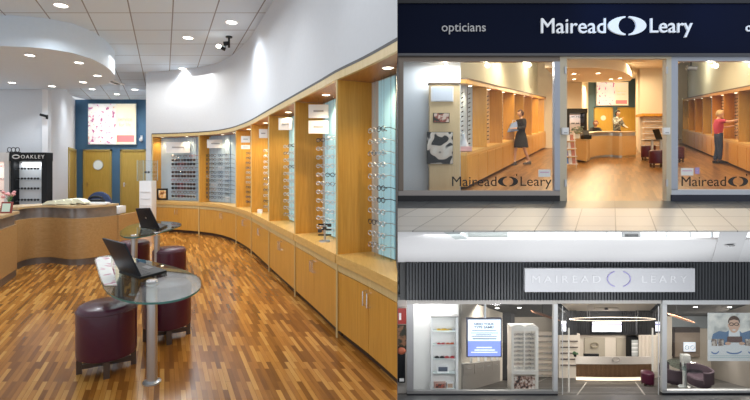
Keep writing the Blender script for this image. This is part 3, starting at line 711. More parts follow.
def make_table(outline,z,legs,label,floral=None):
    P=[PZ(x,y,z) for x,y in outline]; P=[Vector((*q,z)) for q in [(v.x,v.y) for v in P]]
    pl=smoothpl([(p.x,p.y) for p in P]+[(P[0].x,P[0].y)],5)[:-1]
    base=fl(*legs[0]); t=thing('glass_table',label,'table',base,'steel legged glass tables')
    mb=MB(); mb.cur=0; n=len(pl); vs=[(x,y,z-.013) for x,y in pl]+[(x,y,z) for x,y in pl]
    mb.add(vs,[tuple(range(n-1,-1,-1)),tuple(range(n,2*n))]); mb.cur=1; mb.add(vs,[(i,(i+1)%n,n+(i+1)%n,n+i) for i in range(n)])
    obj('tabletop',mb,[GTOP,GEDGE],t,smooth=0)
    for px,Y in legs:
        c=fl(px,Y); mb=MB(); mb.cyl(c+Vector((0,0,.012)),c+Vector((0,0,z-.045)),.036,n=24); l=obj('leg',mb,STEEL,t)
        mb=MB(); mb.lathe(c,[(.001,0),(.062,0),(.062,.008),(.045,.014),(.001,.016)],24); obj('foot_plate',mb,STEEL,l)
        mb=MB(); mb.cyl(c+Vector((0,0,z-.045)),c+Vector((0,0,z-.014)),.014,n=12); mb.lathe(c+Vector((0,0,z-.022)),[(.001,0),(.05,0),(.05,.008),(.001,.008)],24); mb.lathe(c+Vector((0,0,z)),[(.001,0),(.04,0),(.036,.008),(.001,.009)],24); obj('top_fixing',mb,CHROME,l)
    if floral:
        fp=[PZ(x,y,z) for x,y in floral]; mb=MB(); mb.prism([(v.x,v.y,z+.0005) for v in fp],(0,0,.003)); obj('floral_panel',mb,blotch('floral table print',[(.30,(.45,.12,.25)),(.37,(.75,.58,.62)),(.43,(.82,.85,.84)),(.9,(.86,.87,.85))],13,rough=.3),t)
    return t
TZ=.715
make_table([(94.5,260),(97.5,270),(101,281),(106,290.5),(117,297.5),(133,301.5),(152,302.5),(172,300.5),(188,296),(198,290),(201,284.5),(198,277.5),(187,271),(170,265.5),(150,261),(128,257),(108,255.5),(98,257)],TZ,[(152,3.11),(119.5,3.72)],'kidney shaped glass table nearest the viewer with a thick steel leg',
    floral=[(95.8,260),(98.5,270),(102,281),(104.5,285.5),(117,285.5),(114,275),(111,265),(111,257.3),(104,257.2),(98,258)])
make_table([(120,231.5),(120.5,235),(126,237.3),(136,237.3),(147,235.5),(158,232.8),(168,230),(177,227),(181.5,224.6),(178,222.5),(168,221.6),(155,221.3),(142,222.5),(128,226)],TZ,[(157,5.55),(134.3,5.3)],'farther glass table with a pointed end, before the oak cabinets')
def laptop(base4,top2,z,label,th=.02):
    A,B,C,D=[PZ(x,y,z) for x,y in base4]; 
    t=thing('laptop',label,'laptop',(A+B+C+D)/4-Vector((0,0,0)),'black laptops on the glass tables')
    mb=MB(); mb.hex([A,B,C,D]+[v+Vector((0,0,th)) for v in (A,B,C,D)]); b_=obj('base',mb,BLACK,t,bevel=.003)
    g=lambda u,v,h: A.lerp(B,u).lerp(D.lerp(C,u),v)+Vector((0,0,th+h))
    mb=MB()
    for r_ in range(5):
        for k in range(12):
            u0=.08+.84*k/12; u1=u0+.84/12*.8; v0=.12+.42*r_/5; v1=v0+.42/5*.78
            mb.hex([g(u0,v0,0),g(u1,v0,0),g(u1,v1,0),g(u0,v1,0),g(u0,v0,.003),g(u1,v0,.003),g(u1,v1,.003),g(u0,v1,.003)])
    o=obj('keys',mb,DARK,b_); o['kind']='stuff'
    mb=MB(); mb.hex([g(.35,.66,0),g(.62,.66,0),g(.62,.88,0),g(.35,.88,0),g(.35,.66,.002),g(.62,.66,.002),g(.62,.88,.002),g(.35,.88,.002)]); obj('touchpad',mb,mat('touchpad grey',(.10,.10,.11),.4),b_)
    ia,ib=top2
    Z=Vector((0,0,th)); a=A+Z; b=B+Z; c=b+ib; d=a+ia
    nrm=(b-a).cross(d-a).normalized()
    if nrm.dot(C-A)<0: nrm=-nrm
    mb=MB(); mb.hex([a,b,c,d]+[v+nrm*.014 for v in (a,b,c,d)]); s_=obj('screen',mb,mat('laptop lid',(.014,.017,.024),.4,spec=.25),t,bevel=.003)
    mb=MB(); f=lambda u,v: a.lerp(b,u).lerp(d.lerp(c,u),v)+nrm*.0145
    mb.prism([f(.06,.08),f(.94,.08),f(.94,.94),f(.06,.94)],nrm*.001); obj('display',mb,mat('dark display',(.02,.03,.04),.15),s_)
    cc=a.lerp(b,.5).lerp(d.lerp(c,.5),.5); mb=MB(); mb.cyl(cc,cc-nrm*.002,.013,n=16); obj('lid_emblem',mb,STEEL,s_)
    return t
laptop([(119,273.2),(140,279.7),(167,272.8),(140,264)],(Vector((-.085,-.08,.255)),Vector((-.085,-.06,.245))),TZ+.002,'black laptop open on the nearer glass table')
laptop([(140.4,227.8),(159,229.9),(167.5,226.2),(150,223)],(Vector((-.02,-.1,.25)),Vector((-.10,-.06,.27))),TZ+.002,'smaller looking black laptop open on the farther glass table')
# ================================================================== RIGHT, UPPER: the old shopfront
def bay(vx,vy,he,Yf):
    def B(a,Y,b): return Vector(((vx-CX)*Y/F+a, Y, HE-(vy-CY)*Y/F+b))
    def A(px,Y): return (px-vx)*Y/F            # lateral metres of a pixel column
    def H(py,Y): return -(py-vy)*Y/F           # height over eye level of a pixel row
    def flr(py): return F*he/(py-vy)
    return B,A,H,flr
UX,UY,UH=612,113,1.55
BU,AU,HU,UF=bay(UX,UY,UH,7.75)
KU=(UX-CX)/F
def bx(mb,B,a0,a1,Y0,Y1,b0,b1):
    return mb.hex([B(a0,Y0,b0),B(a1,Y0,b0),B(a1,Y1,b0),B(a0,Y1,b0),B(a0,Y0,b1),B(a1,Y0,b1),B(a1,Y1,b1),B(a0,Y1,b1)])
YF=7.75
# pavement, threshold, floor inside
def slab(name,B,a0,a1,Y0,Y1,b,m,th=.03):
    mb=MB(); mb.hex([B(a0,Y0,b)-Vector((0,0,th)),B(a1,Y0,b)-Vector((0,0,th)),B(a1,Y1,b)-Vector((0,0,th)),B(a0,Y1,b)-Vector((0,0,th)),B(a0,Y0,b),B(a1,Y0,b),B(a1,Y1,b),B(a0,Y1,b)])
    return struct(name,mb,m,clip2)
clip2=False
def rclip(mb_obj):      # keep only what lies right of the dividing wall
    me=mb_obj.data; bm=bmesh.new(); bm.from_mesh(me)
    n=Vector((F,-(397.6-CX),0)).normalized()
    r=bmesh.ops.bisect_plane(bm,geom=bm.verts[:]+bm.edges[:]+bm.faces[:],plane_co=(0,0,0),plane_no=n,clear_inner=True)
    ed=[e for e in r['geom_cut'] if isinstance(e,bmesh.types.BMEdge)]
    if ed: bmesh.ops.holes_fill(bm,edges=ed)
    bm.to_mesh(me); bm.free(); return mb_obj
YT=UF(208.3); YN=UF(230.6)
PAV=tiles('pavement tiles',KU,.535,.56,10*.535-.05,-YT+.56*20,(.58,.55,.51),(.64,.61,.57),(.30,.28,.26),.008,.35)
THR=tiles('dark threshold tiles',KU,1.07,9,10*1.07-.05,30,(.085,.09,.095),(.10,.105,.11),(.03,.03,.03),.008,.3)
rclip(slab('floor_pavement',BU,-7,6,YN,YT,-UH,PAV,.02))
rclip(slab('floor_threshold',BU,-7,6,YT,YF+.02,-UH,THR,.02))
UFLOOR=parquet('shop parquet',KU,[(.12,(.12,.048,.008)),(.4,(.19,.082,.016)),(.6,(.24,.108,.024)),(.9,(.33,.165,.045))],rough=.28,w=.07,l=.6)
rclip(slab('floor_shop',BU,-7,6,YF+.02,22.5,-UH,UFLOOR,.02))
# added dividing wall between left room and right bays, stops sight and light
mb=MB(); r0=(397.3-CX)/F; r1=(397.7-CX)/F; Y0=3.25; Y1=24
mb.prism([(r0*Y0,Y0,-7.5),(r1*Y0,Y0,-7.5),(r1*Y1,Y1,-7.5),(r0*Y1-.6,Y1,-7.5)],(0,0,13)); struct('wall_divider',mb,mat('divider paint',(.10,.10,.11),.8))

def front(name,rect,Y,d,m,label=None,cat=None,parent=None,bevel=0):
    mb=MB(); mb.pbox(*rect,Y,d); return obj(name,mb,m,parent,bevel=bevel)
# fascia sign
NAVY=mat('navy fascia',(.0025,.006,.024),.45,spec=.08)
t=thing('fascia_sign','long glossy navy shop fascia with white lettering over the upper shopfront','shop sign',W(575,55,YF))
front('fascia_board',(397.8,3,800,54),YF-.05,.25,NAVY,parent=t)
front('top_trim',(397.8,-3,800,3),YF-.08,.3,mat('charcoal trim',(.02,.021,.025),.5),parent=t)
front('bottom_trim',(397.8,53.2,800,55.6),YF-.08,.3,mat('bright trim',(.10,.10,.11),.35,.6),parent=t)
WLET=mat('white sign letters',(.82,.86,.92),.4,emit=.25)
FY=YF-.055
def crescents(mb,cx,cy,rx,ry,ri,riy,g,Y,d,n=22,sides=(-1,1)):
    for s in sides:
        out=[];inn=[]; ao=math.acos(g/rx); ai=math.acos(g/ri)
        for i in range(n+1):
            u=-1+2*i/n
            out.append(W(cx+s*rx*math.cos(ao*u),cy+ry*math.sin(ao*u),Y)-Vector((0,d,0))); inn.append(W(cx+s*ri*math.cos(ai*u),cy+riy*math.sin(ai*u),Y)-Vector((0,d,0)))
        vs=out+inn; k=n+1; m2=len(vs); fs=[(i,i+1,k+i+1,k+i) for i in range(n)]
        mb.add(vs+[v+Vector((0,d,0)) for v in vs], fs+[(m2+i,m2+k+i,m2+k+i+1,m2+i+1) for i in range(n)]+[(i,m2+i,m2+i+1,i+1) for i in range(n)]+[(k+i,k+i+1,m2+k+i+1,m2+k+i) for i in range(n)]+[(0,k,m2+k,m2),(n,m2+n,m2+k+n,k+n)])
    return mb
obj('lettering',ptext('Mairead',540.5,18.8,605,33.6,FY,.03),WLET,t)
obj('lettering',ptext('Leary',649.5,18.8,691.5,37.6,FY,.03),WLET,t)
obj('lettering',ptext('opticians',441.5,23.5,485.5,34.5,FY,.02),mat('dim sign letters',(.50,.50,.52),.5,emit=.1),t)
obj('lettering',ptext('opticians',745.2,23.5,789,34.5,FY,.02),WLET,t)
[obj('crescent_emblem',crescents(MB(),626.3,26.1,19,9.4,8.8,8.3,1.8,FY,.03,sides=(q_,)),WLET,t) for q_ in (-1,1)]
# header and frames (structure of the shopfront)
FRM=mat('shopfront bronze',(.22,.18,.15),.35,.5); CRJ=mat('cream jamb',(.62,.55,.42),.45); SILV=mat('silver frame',(.42,.45,.52),.3,.5)
t=thing('shopfront_frame','bronze and silver metal frame around the left window of the upper shopfront','window frame',W(480,195,YF))
for nm,r_,m in (('head_rail',(398,55.6,559.5,61.5),FRM),('left_post',(398.4,61.5,403.5,191),FRM),('right_post',(554.5,61.5,560,191),SILV),('bottom_rail',(398.4,190.5,560,195.6),mat('bottom rail grey',(.42,.38,.36),.35,.3))):
    front(nm,r_,YF,.08,m,parent=t)
front('plinth',(397.9,195.6,560,201.6),YF-.02,.12,mat('black plinth',(.012,.012,.016),.4),parent=t)
front('glazing',(403.5,61.5,554.5,190.5),YF+.04,.008,GLASS,parent=t)
t=thing('shopfront_frame','silver and white metal frame around the right window of the upper shopfront','window frame',W(720,195,YF))
for nm,r_,m in (('head_rail',(671.5,55.6,800,61),SILV),('left_post',(671.5,61,678,190),SILV),('bottom_rail',(671.5,189.5,800,194.8),mat('bottom rail white',(.62,.66,.74),.35,.2))):
    front(nm,r_,YF,.08,m,parent=t)
front('plinth',(671.5,194.8,800,201.6),YF-.02,.12,mat('navy plinth',(.012,.016,.04),.35),parent=t)
front('glazing',(678,61,800,189.5),YF+.04,.008,GLASS,parent=t)
t=thing('entrance_frame','cream door frame of the open entrance between the two upper shop windows','door frame',W(616,201,YF))
front('jamb',(560,55.6,567,201.3),YF,.1,CRJ,parent=t); front('jamb',(666.5,55.6,671.5,201.3),YF,.1,CRJ,parent=t)
front('head',(567,55.6,666.5,58.5),YF,.1,CRJ,parent=t)
for px in (565.8,667.2):
    for py in (70,183): front('hinge',(px-1,py-3.5,px+1,py+3.5),YF-.02,.02,STEEL,parent=t)
for rc,lab in (((562.5,127.5,569,134.5),'small white box fixed on the left jamb of the entrance'),((664,127.5,670.5,134.5),'small white box fixed on the right jamb of the entrance')):
    tt=thing('door_sensor',lab,'sensor',W((rc[0]+rc[2])/2,rc[3],YF-.02)); front('housing',rc,YF-.06,.055,WHITEP,parent=tt,bevel=.006); front('slot',(rc[0]+1.5,rc[3]-2.2,rc[2]-1.5,rc[3]-1.4),YF-.064,.005,GREYT,parent=tt)
# lettering on the panes
t=thing('window_lettering','black lettering and crescent emblem low on the left upper shop window','lettering',W(500,188,YF+.04))
GY=YF+.036
obj('lettering',ptext('Mairead',452,176.5,496.5,186.2,GY,.002,bold=.0),INK,t); obj('lettering',ptext('Leary',520.5,176.5,551.5,189,GY,.002,bold=.0),INK,t)
[obj('crescent_emblem',crescents(MB(),508,181.5,10,5,5.2,4.2,1.3,GY,.003,sides=(q_,)),INK,t) for q_ in (-1,1)]; front('apostrophe',(516.2,173.8,517.2,176),GY,.003,INK,parent=t)
t=thing('window_lettering','black lettering and crescent emblem low on the right upper shop window','lettering',W(715,188,YF+.04))
obj('lettering',ptext('Mairead',681.5,176.5,726,186.2,GY,.002,bold=.0),INK,t); obj('lettering',ptext('Leary',750.5,176.5,781,189,GY,.002,bold=.0),INK,t)
[obj('crescent_emblem',crescents(MB(),738,181.5,10,5,5.2,4.2,1.3,GY,.003,sides=(q_,)),INK,t) for q_ in (-1,1)]; front('apostrophe',(746.2,173.8,747.2,176),GY,.003,INK,parent=t)
for rc,lab,m in (((538.5,169.5,550.5,177),'white notice stuck low on the left upper window near the door',WHITEP),((681,168,693.5,175.5),'white notice stuck low on the right upper window near the door',WHITEP),((695,167.5,699.5,174),'small lilac sticker on the right upper window beside the white notice',mat('lilac sticker',(.45,.35,.65),.5))):
    tt=thing('window_notice',lab,'notice',W(rc[0],rc[3],GY)); front('sheet',rc,GY,.003,m,parent=tt); front('print_line',(rc[0]+1.5,rc[1]+2.4,rc[2]-1.5,rc[1]+3.2),GY-.002,.002,mat('pink print',(.7,.4,.6),.5),parent=tt)
# interior shell
UW=mat('shop cream wall',(.74,.66,.54),.7); UWG=mat('shop pale green wall',(.70,.72,.62),.7); UCEIL=mat('shop ceiling',(.76,.70,.60),.8)
CB=1.72
CB2=2.5
mb=MB(); bx(mb,BU,-2.0,2.3,YF+.15,22.5,CB,CB+.06); rclip(struct('ceiling_shop',mb,UCEIL))
mb=MB(); bx(mb,BU,-7,-2.0,YF+.15,22.5,CB2,CB2+.06); bx(mb,BU,-2.03,-2.0,YF+.15,22.5,CB,CB2); rclip(struct('ceiling_shop_left',mb,UCEIL))
mb=MB(); bx(mb,BU,2.3,6,YF+.15,22.7,CB2,CB2+.06); bx(mb,BU,2.3,2.33,YF+.15,22.5,CB,CB2); struct('ceiling_shop_right',mb,UCEIL)
mb=MB(); mb.pbox(396,-40,800,58,YF+.12,.06); struct('wall_fascia_back',mb,UCEIL)
def fwall(name,px0,px1,Y,m,b0=-UH,b1=CB,th=.1,B=BU,A=AU):
    mb=MB(); bx(mb,B,A(px0,Y),A(px1,Y),Y,Y+.01,b0,b1); 
    return struct(name,mb,m)
def lwall(name,px0,Y0,px1,Y1,m,b0=-UH,b1=CB,B=BU,A=AU,th=.1):
    p=[B(A(px0,Y0),Y0,b0),B(A(px1,Y1),Y1,b0)]; q=[B(A(px0,Y0),Y0,b1),B(A(px1,Y1),Y1,b1)]
    o=Vector((0,th,0)); mb=MB(); mb.hex([p[0],p[1],p[1]+o,p[0]+o,q[0],q[1],q[1]+o,q[0]+o]); return struct(name,mb,m)
rclip(lwall('wall_shop_left_front',390,8.62,460.5,8.64,mat('cool white display wall',(.66,.72,.78),.6),b1=CB2))
AL=-3.30; ARt=3.86
mb=MB(); bx(mb,BU,AL-.45,AL,8.66,22.3,-UH,CB2); struct('wall_shop_left',mb,UWG)
mb=MB(); bx(mb,BU,ARt,ARt+.3,YF+.3,22.6,-UH,CB2); struct('wall_shop_right',mb,UWG)
lwall('wall_shop_back_left',535,19.5,582,19.5,UW,b1=CB2); lwall('wall_shop_return',582,19.5,588.3,22,mat('lit tone cream',(.85,.80,.66),.7))  # return wall gets a brighter cream, its lit look put into the colour
lwall('wall_shop_blue',588,22,637,22,mat('slate blue wall',(.10,.19,.26),.6)); lwall('wall_shop_return_right',636.5,22,640,17.2,UW)
lwall('wall_shop_right_block',640,17,672,17,UW)
lwall('wall_shop_end',655,22.5,695,22.5,UW,b1=CB2)
dps=[(-40,13.2),(567,13.3),(590,13.2),(610,13.6),(622,14.4),(629,15.6),(633,17),(630,18.6),(618,19.4),(560,19.45)]
mb=MB(); b=1.36; P=[BU(AU(max(px,545),Y),Y,b) for px,Y in dps]; Q=[BU(AU(max(px,545),Y),Y,CB-.001) for px,Y in dps]
n=len(P); mb.add(P+Q,[tuple(range(n)),tuple(range(2*n-1,n-1,-1))]+[(i,(i+1)%n,n+(i+1)%n,n+i) for i in range(n)]); struct('ceiling_shop_bulkhead',mb,mat('bulkhead cream',(.78,.72,.62),.7),smooth=40)
# doors in the far wall
def udoor(k,px0,px1,win):
    Y=22-.02; fz=BU(0,Y,-UH).z; t,l,a,b_=door(k,(px0,107.5,px1),Y,fz)
    if win:
        c=W((px0+px1)/2,118,Y-.03); mb=MB(); mb.cyl(c,c+Vector((0,-.012,0)),.13,n=24); obj('round_window',mb,WHITEP,l)
udoor(4,594,612.5,True); udoor(5,617.5,637,False)
poster((597,82.5,628,105),22-.1,'backlit floral poster on the blue wall, seen through the upper entrance')
# left run of cabinets inside
def urun(side,Ys,lab):
    a0=AL if side<0 else ARt; s=1 if side<0 else -1
    D=.36
    run=thing('display_canopy','oak canopy with downlights over the cabinets '+lab,'canopy',BU(a0+s*D/2,Ys[0],.6))
    mb=MB(); bx(mb,BU,min(a0,a0+s*D),max(a0,a0+s*D),Ys[0],Ys[-1],.6,.68); obj('canopy_board',mb,OAK,run)
    mb=MB(); bx(mb,BU,min(a0,a0+s*(D+.02)),max(a0,a0+s*(D+.02)),Ys[0],Ys[-1],.68,.71); obj('canopy_edge',mb,mat('brown edge',(.12,.08,.05),.5),run)
    for i in range(len(Ys)-1):
        y0,y1=Ys[i],Ys[i+1]; a1=a0+s*D; lo,hi=min(a0,a1),max(a0,a1)
        t=thing('display_cabinet','oak display cabinet %s, %s'%(lab,ORD[i]),'cabinet',BU((lo+hi)/2,(y0+y1)/2,-UH),'oak cabinets seen through the upper windows')
        mb=MB(); bx(mb,BU,lo,hi,y0,y1,-UH+.06,-.86); obj('body',mb,OAK,t)
        mb=MB(); bx(mb,BU,min(lo,a1-.0),hi,y0,y1,-.86,-.80); obj('worktop',mb,OAKL,t)
        mb=MB(); ya,yb=(y1-.04,y1); bx(mb,BU,lo,hi,ya,yb,-.80,.6); obj('side_panel',mb,OAK,t)
        e0=a1; 
        for k in range(2):
            ya=y0+.02+(y1-y0-.02)*k/2; yb=ya+(y1-y0-.04)/2-.02
            mb=MB(); bx(mb,BU,min(e0,e0+s*.015),max(e0,e0+s*.015),ya,yb,-UH+.08,-.9); d=obj('door',mb,OAK,t)
        mb=MB(); bx(mb,BU,min(a0+s*.01,a0+s*.03),max(a0+s*.01,a0+s*.03),y0,y1-.04,-.8,.6); obj('back_panel',mb,mat('warm niche back',(.66,.45,.25),.6) if i%3 else GREYG,t)
        c=BU(a0+s*D*.55,(y0+y1)/2,.595)
        disc_lamp(c,.045,'tiny downlight glowing over the cabinets '+lab,'downlight','downlights '+lab,LAMPW)
        light('SPOT',c-Vector((0,0,.05)),26,(1,.78,.48),.04,spot=120,blend=.9)
ORD=['nearest the window','second from the window','third from the window','fourth from the window','fifth from the window','sixth from the window','seventh from the window','eighth from the window']
YL_=[8.9+1.45*i for i in range(9)]
urun(-1,YL_,'along the left side of the upper shop')
YR_=[10.6+1.6*i for i in range(8)]
urun(1,YR_,'along the right side of the upper shop')
# end panel with pictures
t=thing('picture_board','pale oak end panel with pictures behind the left upper window','panel',W(445,192,8.45))
front('panel',(429.5,84,460,191.5),8.45,.1,wood('pale tan panel',(.74,.56,.31),(.80,.62,.36)),parent=t)
front('top_strip',(429,82.6,460.5,84.2),8.43,.12,mat('brown edge',(.12,.08,.05),.5),parent=t)
picture('wall_picture','pale blue framed print at the top of the tan end panel',(431,86.5,453.5,101.5),8.42,mat('pale blue print',(.66,.72,.80),.5),fw=.05,frame=WHITEP)
picture('wall_picture','small red and dark floral picture on the tan end panel',(433.5,113,449.5,122.5),8.42,blotch('red floral print',[(.38,(.03,.03,.02)),(.46,(.35,.08,.05)),(.54,(.75,.6,.5))],8),fw=.04)
def cowart():
    return blotch('black and cream patches',[(.455,(.012,.012,.015)),(.475,(.70,.62,.54)),(.58,(.80,.76,.70)),(.61,(.012,.012,.015))],3.3,det=1)
picture('canvas_picture','square black and cream patchy canvas on the tan end panel',(427,132,453,164),8.40,cowart(),fw=.01)
# ornament on the first worktop
c=BU(AL+.22,9.15,-.8); t=thing('ornament','pale figurine on a pink box on the worktop behind the left upper window','ornament',c)
mb=MB(); mb.box(c.x-.14,c.x+.14,c.y-.1,c.y+.1,c.z,c.z+.1); obj('box_base',mb,mat('pink stripes',(.65,.40,.42),.5),t)
mb=MB(); mb.lathe(c+Vector((0,0,.1)),[(.001,0),(.1,0),(.07,.1),(.04,.18),(.05,.22),(.03,.28),(.001,.3)],14); obj('figurine',mb,mat('grey glaze',(.55,.58,.62),.3),t)
# track lamps under the ceiling near the glass
for px,py in ((446,67),(487,66),(528,65.5),(714.5,66.5),(752,66.5)):
    c=W(px,py,8.35); t=thing('spot_lamp','small glowing track spotlight just behind the upper shop window head','lamp',c,'track spotlights behind the upper windows')
    mb=MB(); mb.cyl(c+Vector((0,0,.03)),(c.x,c.y,BU(0,c.y,CB if abs(c.x-BU(0,c.y,0).x)<1.9 else CB2).z),.008,n=6); obj('stem',mb,WHITEP,t)
    mb=MB(); mb.cyl(c+Vector((0,.05,.02)),c+Vector((0,-.04,0)),.03,.045,n=14); obj('lamp_head',mb,WHITEP,t)
    mb=MB(); mb.ell(c+Vector((0,-.045,0)),.038,.012,.038); obj('bulb',mb,LAMPW,t)
    light('POINT',c+Vector((0,.1,-.12)),8,(1,.82,.6),.05)
c=W(691,68,8.6); t=thing('cctv_camera','small dark camera hanging behind the right upper window','camera',c)
mb=MB(); mb.cyl(c,(c.x,c.y,BU(0,c.y,CB if abs(c.x-BU(0,c.y,0).x)<1.9 else CB2).z),.012,n=6); obj('stem',mb,BLACK,t); mb=MB(); mb.cyl(c+Vector((-.08,0,0)),c+Vector((.08,-.03,-.01)),.045,n=12); obj('camera_body',mb,DARK,t)
for px,py in ((574,73.5),(598,73),(611,79),(574,79),(620,78)):
    Y=F*1.36/(UY-py) if py<79.5 else 18; Y=min(max(Y,13.6),18.5)
    disc_lamp(BU(AU(px,Y),Y,1.355),.07,'small downlight glowing under the bulkhead seen through the upper entrance','downlight','downlights inside the upper entrance',LAMPW)
# interior light
for a,Y,e,sx,sy_ in ((-1.6,11.5,110,1.6,3),(1.9,11.5,110,1.6,3),(-1,16.5,190,2,2),(1.2,15.5,150,2,2),(-.3,20,130,1.5,1.5)):
    c=BU(a,Y,CB-.05 if Y<13 or a>0 else 1.3); light('AREA',c,e,(1,.74,.44),sx,sy=sy_)
for px in (620,735):      # unseen blue spots added to tint the right of the fascia
    l_=light('SPOT',W(px,-70,6.2),70,(.22,.5,1),.3,spot=62,blend=1); l_.rotation_euler=(W(px,20,YF)-W(px,-70,6.2)).to_track_quat('-Z','Y').to_euler()
for a,Y in ((-2.6,12),(-2.6,16.5),(3.0,13),(3.0,18)): light('POINT',BU(a,Y,1.9),45,(1,.88,.66),.2)  # unseen points added as a warm wash on the side walls
light('AREA',W(490,60,8.25),42,(.92,.96,1),2.6,sy=.25)  # unseen strips added behind both window heads to brighten the displays
light('AREA',W(735,60,8.25),42,(1,.88,.7),2.4,sy=.25)
# counter of the upper shop
um=smoothpl([(AU(px,Y),Y) for px,Y in ((588,14.2),(598,15.2),(610,15.5),(622,15.2),(636,15.6))],5)
def bpoly(mb,pl,off,b0,b1,B=BU):
    o2=offs(pl,off); n=len(pl); vs=[]
    for (a,Y),(a2,Y2) in zip(pl,o2): vs += [B(a,Y,b0),B(a2,Y2,b0),B(a2,Y2,b1),B(a,Y,b1)]
    fs=[(3,2,1,0),(4*n-4,4*n-3,4*n-2,4*n-1)]
    for i in range(n-1):
        for j in range(4): fs.append((4*i+j,4*i+(j+1)%4,4*i+4+(j+1)%4,4*i+4+j))
    return mb.add(vs,fs)
t=thing('reception_counter','curved beech reception counter at the back of the upper shop','counter',BU(um[12][0],um[12][1],-UH))
ULB=wood('light beech',(.62,.40,.18),(.68,.45,.21),'X')
mb=MB(); bpoly(mb,um,.3,-UH+.08,-.80); obj('front_panel',mb,ULB,t)
mb=MB(); bpoly(mb,offs(um,.01),.28,-UH,-UH+.08); obj('kick_plate',mb,STEEL,t)
mb=MB(); bpoly(mb,offs(um,.04),.2,-.80,-.68); obj('upper_band',mb,STEEL,t)
mb=MB(); bpoly(mb,offs(um,-.02),.4,-.68,-.65); obj('counter_top',mb,DTOP,t)
ub=[(AU(567,14.5),14.5),(AU(586.5,13.55),13.55),(AU(590,14.4),14.4)]
t=thing('reception_counter','lower square end block of the beech counter, left in the upper shop','counter',BU(ub[1][0],ub[1][1],-UH))
mb=MB(); bpoly(mb,ub,.5,-UH+.06,-.86); obj('front_panel',mb,ULB,t)
mb=MB(); bpoly(mb,offs(ub,-.02),.55,-.86,-.82); obj('counter_top',mb,DTOP,t)
c=BU(AU(586,13.8),13.8,-.82); t=thing('till','small black till screen on the square counter block in the upper shop','till',c)
mb=MB(); mb.box(c.x-.12,c.x+.12,c.y-.1,c.y+.1,c.z,c.z+.12); obj('base',mb,BLACK,t); mb=MB(); mb.prism([c+Vector((-.1,0,.12)),c+Vector((.1,0,.12)),c+Vector((.1,.03,.28)),c+Vector((-.1,.03,.28))],(0,.03,0)); obj('screen',mb,DARK,t)
c=BU(AU(577,14.2),14.2,-.82); t=thing('plant_pot','grey green leafy plant in a white pot on the square counter block','plant',c)
mb=MB(); mb.lathe(c,[(.001,0),(.07,0),(.09,.13),(.001,.13)],16); obj('pot',mb,WHITEP,t)
mb=MB(); random.seed(5)
for k in range(40):
    a=random.uniform(0,6.28); r=random.uniform(.03,.22); q=c+Vector((r*math.cos(a),r*math.sin(a),.16+random.uniform(0,.22))); mb.ell(q,.04,.03,.02,6,4)
mb.cyl(c+Vector((0,0,.1)),c+Vector((0,0,.25)),.02,n=6)
o=obj('foliage',mb,mat('grey green leaf',(.25,.30,.22),.6),t); o['kind']='stuff'
# black display shelves and leaflet stand
Y=18.6
t,a_,b_=shelf_cab(568,108.5,587,Y,.35,BLACK,mat('pink grey panel',(.62,.50,.45),.5,emit=.1),'black open display shelves left of the counter in the upper shop',shelves=(117,123.5,130))
t.location.z=BU(0,Y,-UH).z
for ch in t.children: ch.location.z -= t.location.z
for py in (117,123.5,130):
    z=W(0,py,Y).z
    for px in (573,577.5,582): glasses(((px-CX)*(Y+.1)/F,Y+.1,z+.021),0,0,'dark sunglasses on the black open shelves in the upper shop','sunglasses on the open shelves',True,1.1)
c=BU(AU(571,12.4),12.4,-UH); t=thing('leaflet_stand','white wire leaflet stand just inside the entrance, left','stand',c)
mb=MB()
for sx in (-.17,.15): mb.cyl(c+Vector((sx,0,0)),c+Vector((sx,.12,1.0)),.012,n=6)
obj('frame',mb,WHITEP,t)
for k in range(4):
    mb=MB(); mb.box(c.x-.17,c.x+.15,c.y-.1+.04*k,c.y+.03+.04*k,c.z+.1+.22*k,c.z+.12+.22*k); obj('shelf',mb,WHITEP,t)
for k in range(4):
    for j in range(3):
        q=c+Vector((-.12+.1*j,-.03+.04*k,.12+.22*k)); mb=MB(); mb.prism([q+Vector((-.04,0,0)),q+Vector((.04,0,0)),q+Vector((.04,.02,0)),q+Vector((-.04,.02,0))],(0,.03,.17))
        cols=[(.1,.2,.5),(.7,.7,.72),(.5,.2,.15)]
        tag(obj('leaflet',mb,mat('leaflet %d'%j,cols[j],.5)),['blue leaflets','white leaflets','red leaflets'][j]+' on the wire leaflet stand inside the entrance','leaflet','leaflets %d on the wire stand'%j)
# stools, table, laptop seen at the right of the entrance
def ufl(px,Y): return BU(AU(px,Y),Y,-UH)
dup(st,ufl(657.5,12.5),0,'nearer maroon drum stool at the right of the upper entrance','stools in the upper shop')
dup(st,ufl(648.5,14.3),0,'farther maroon drum stool at the right of the upper entrance','stools in the upper shop')
dup(st,ufl(676.5,13.8),0,'maroon drum stool just behind the left edge of the right window','stools in the upper shop')
c=ufl(661,13.3); t=thing('glass_table','small glass table with steel leg at the right of the upper entrance','table',c)
mb=MB(); mb.lathe(c+Vector((0,0,.72)),[(.001,0),(.5,0),(.5,.012),(.001,.012)],32); obj('tabletop',mb,GTOP,t)
mb=MB(); mb.cyl(c,c+Vector((0,0,.72)),.04); obj('leg',mb,STEEL,t); mb=MB(); mb.cyl(c+Vector((-.3,-.05,0)),c+Vector((-.3,-.05,.72)),.035); obj('leg',mb,STEEL,t)
cl=c+Vector((.08,0,.735)); t=thing('laptop','dark laptop open on the table right of the upper entrance','laptop',cl)
mb=MB(); mb.box(cl.x-.15,cl.x+.2,cl.y-.14,cl.y+.12,cl.z,cl.z+.025); obj('base',mb,BLACK,t)
mb=MB(); mb.prism([cl+Vector((-.15,-.14,.02)),cl+Vector((-.13,-.14,.02)),cl+Vector((-.24,-.14,.32)),cl+Vector((-.26,-.14,.32))],(0,.26,0)); obj('screen',mb,BLACK,t)
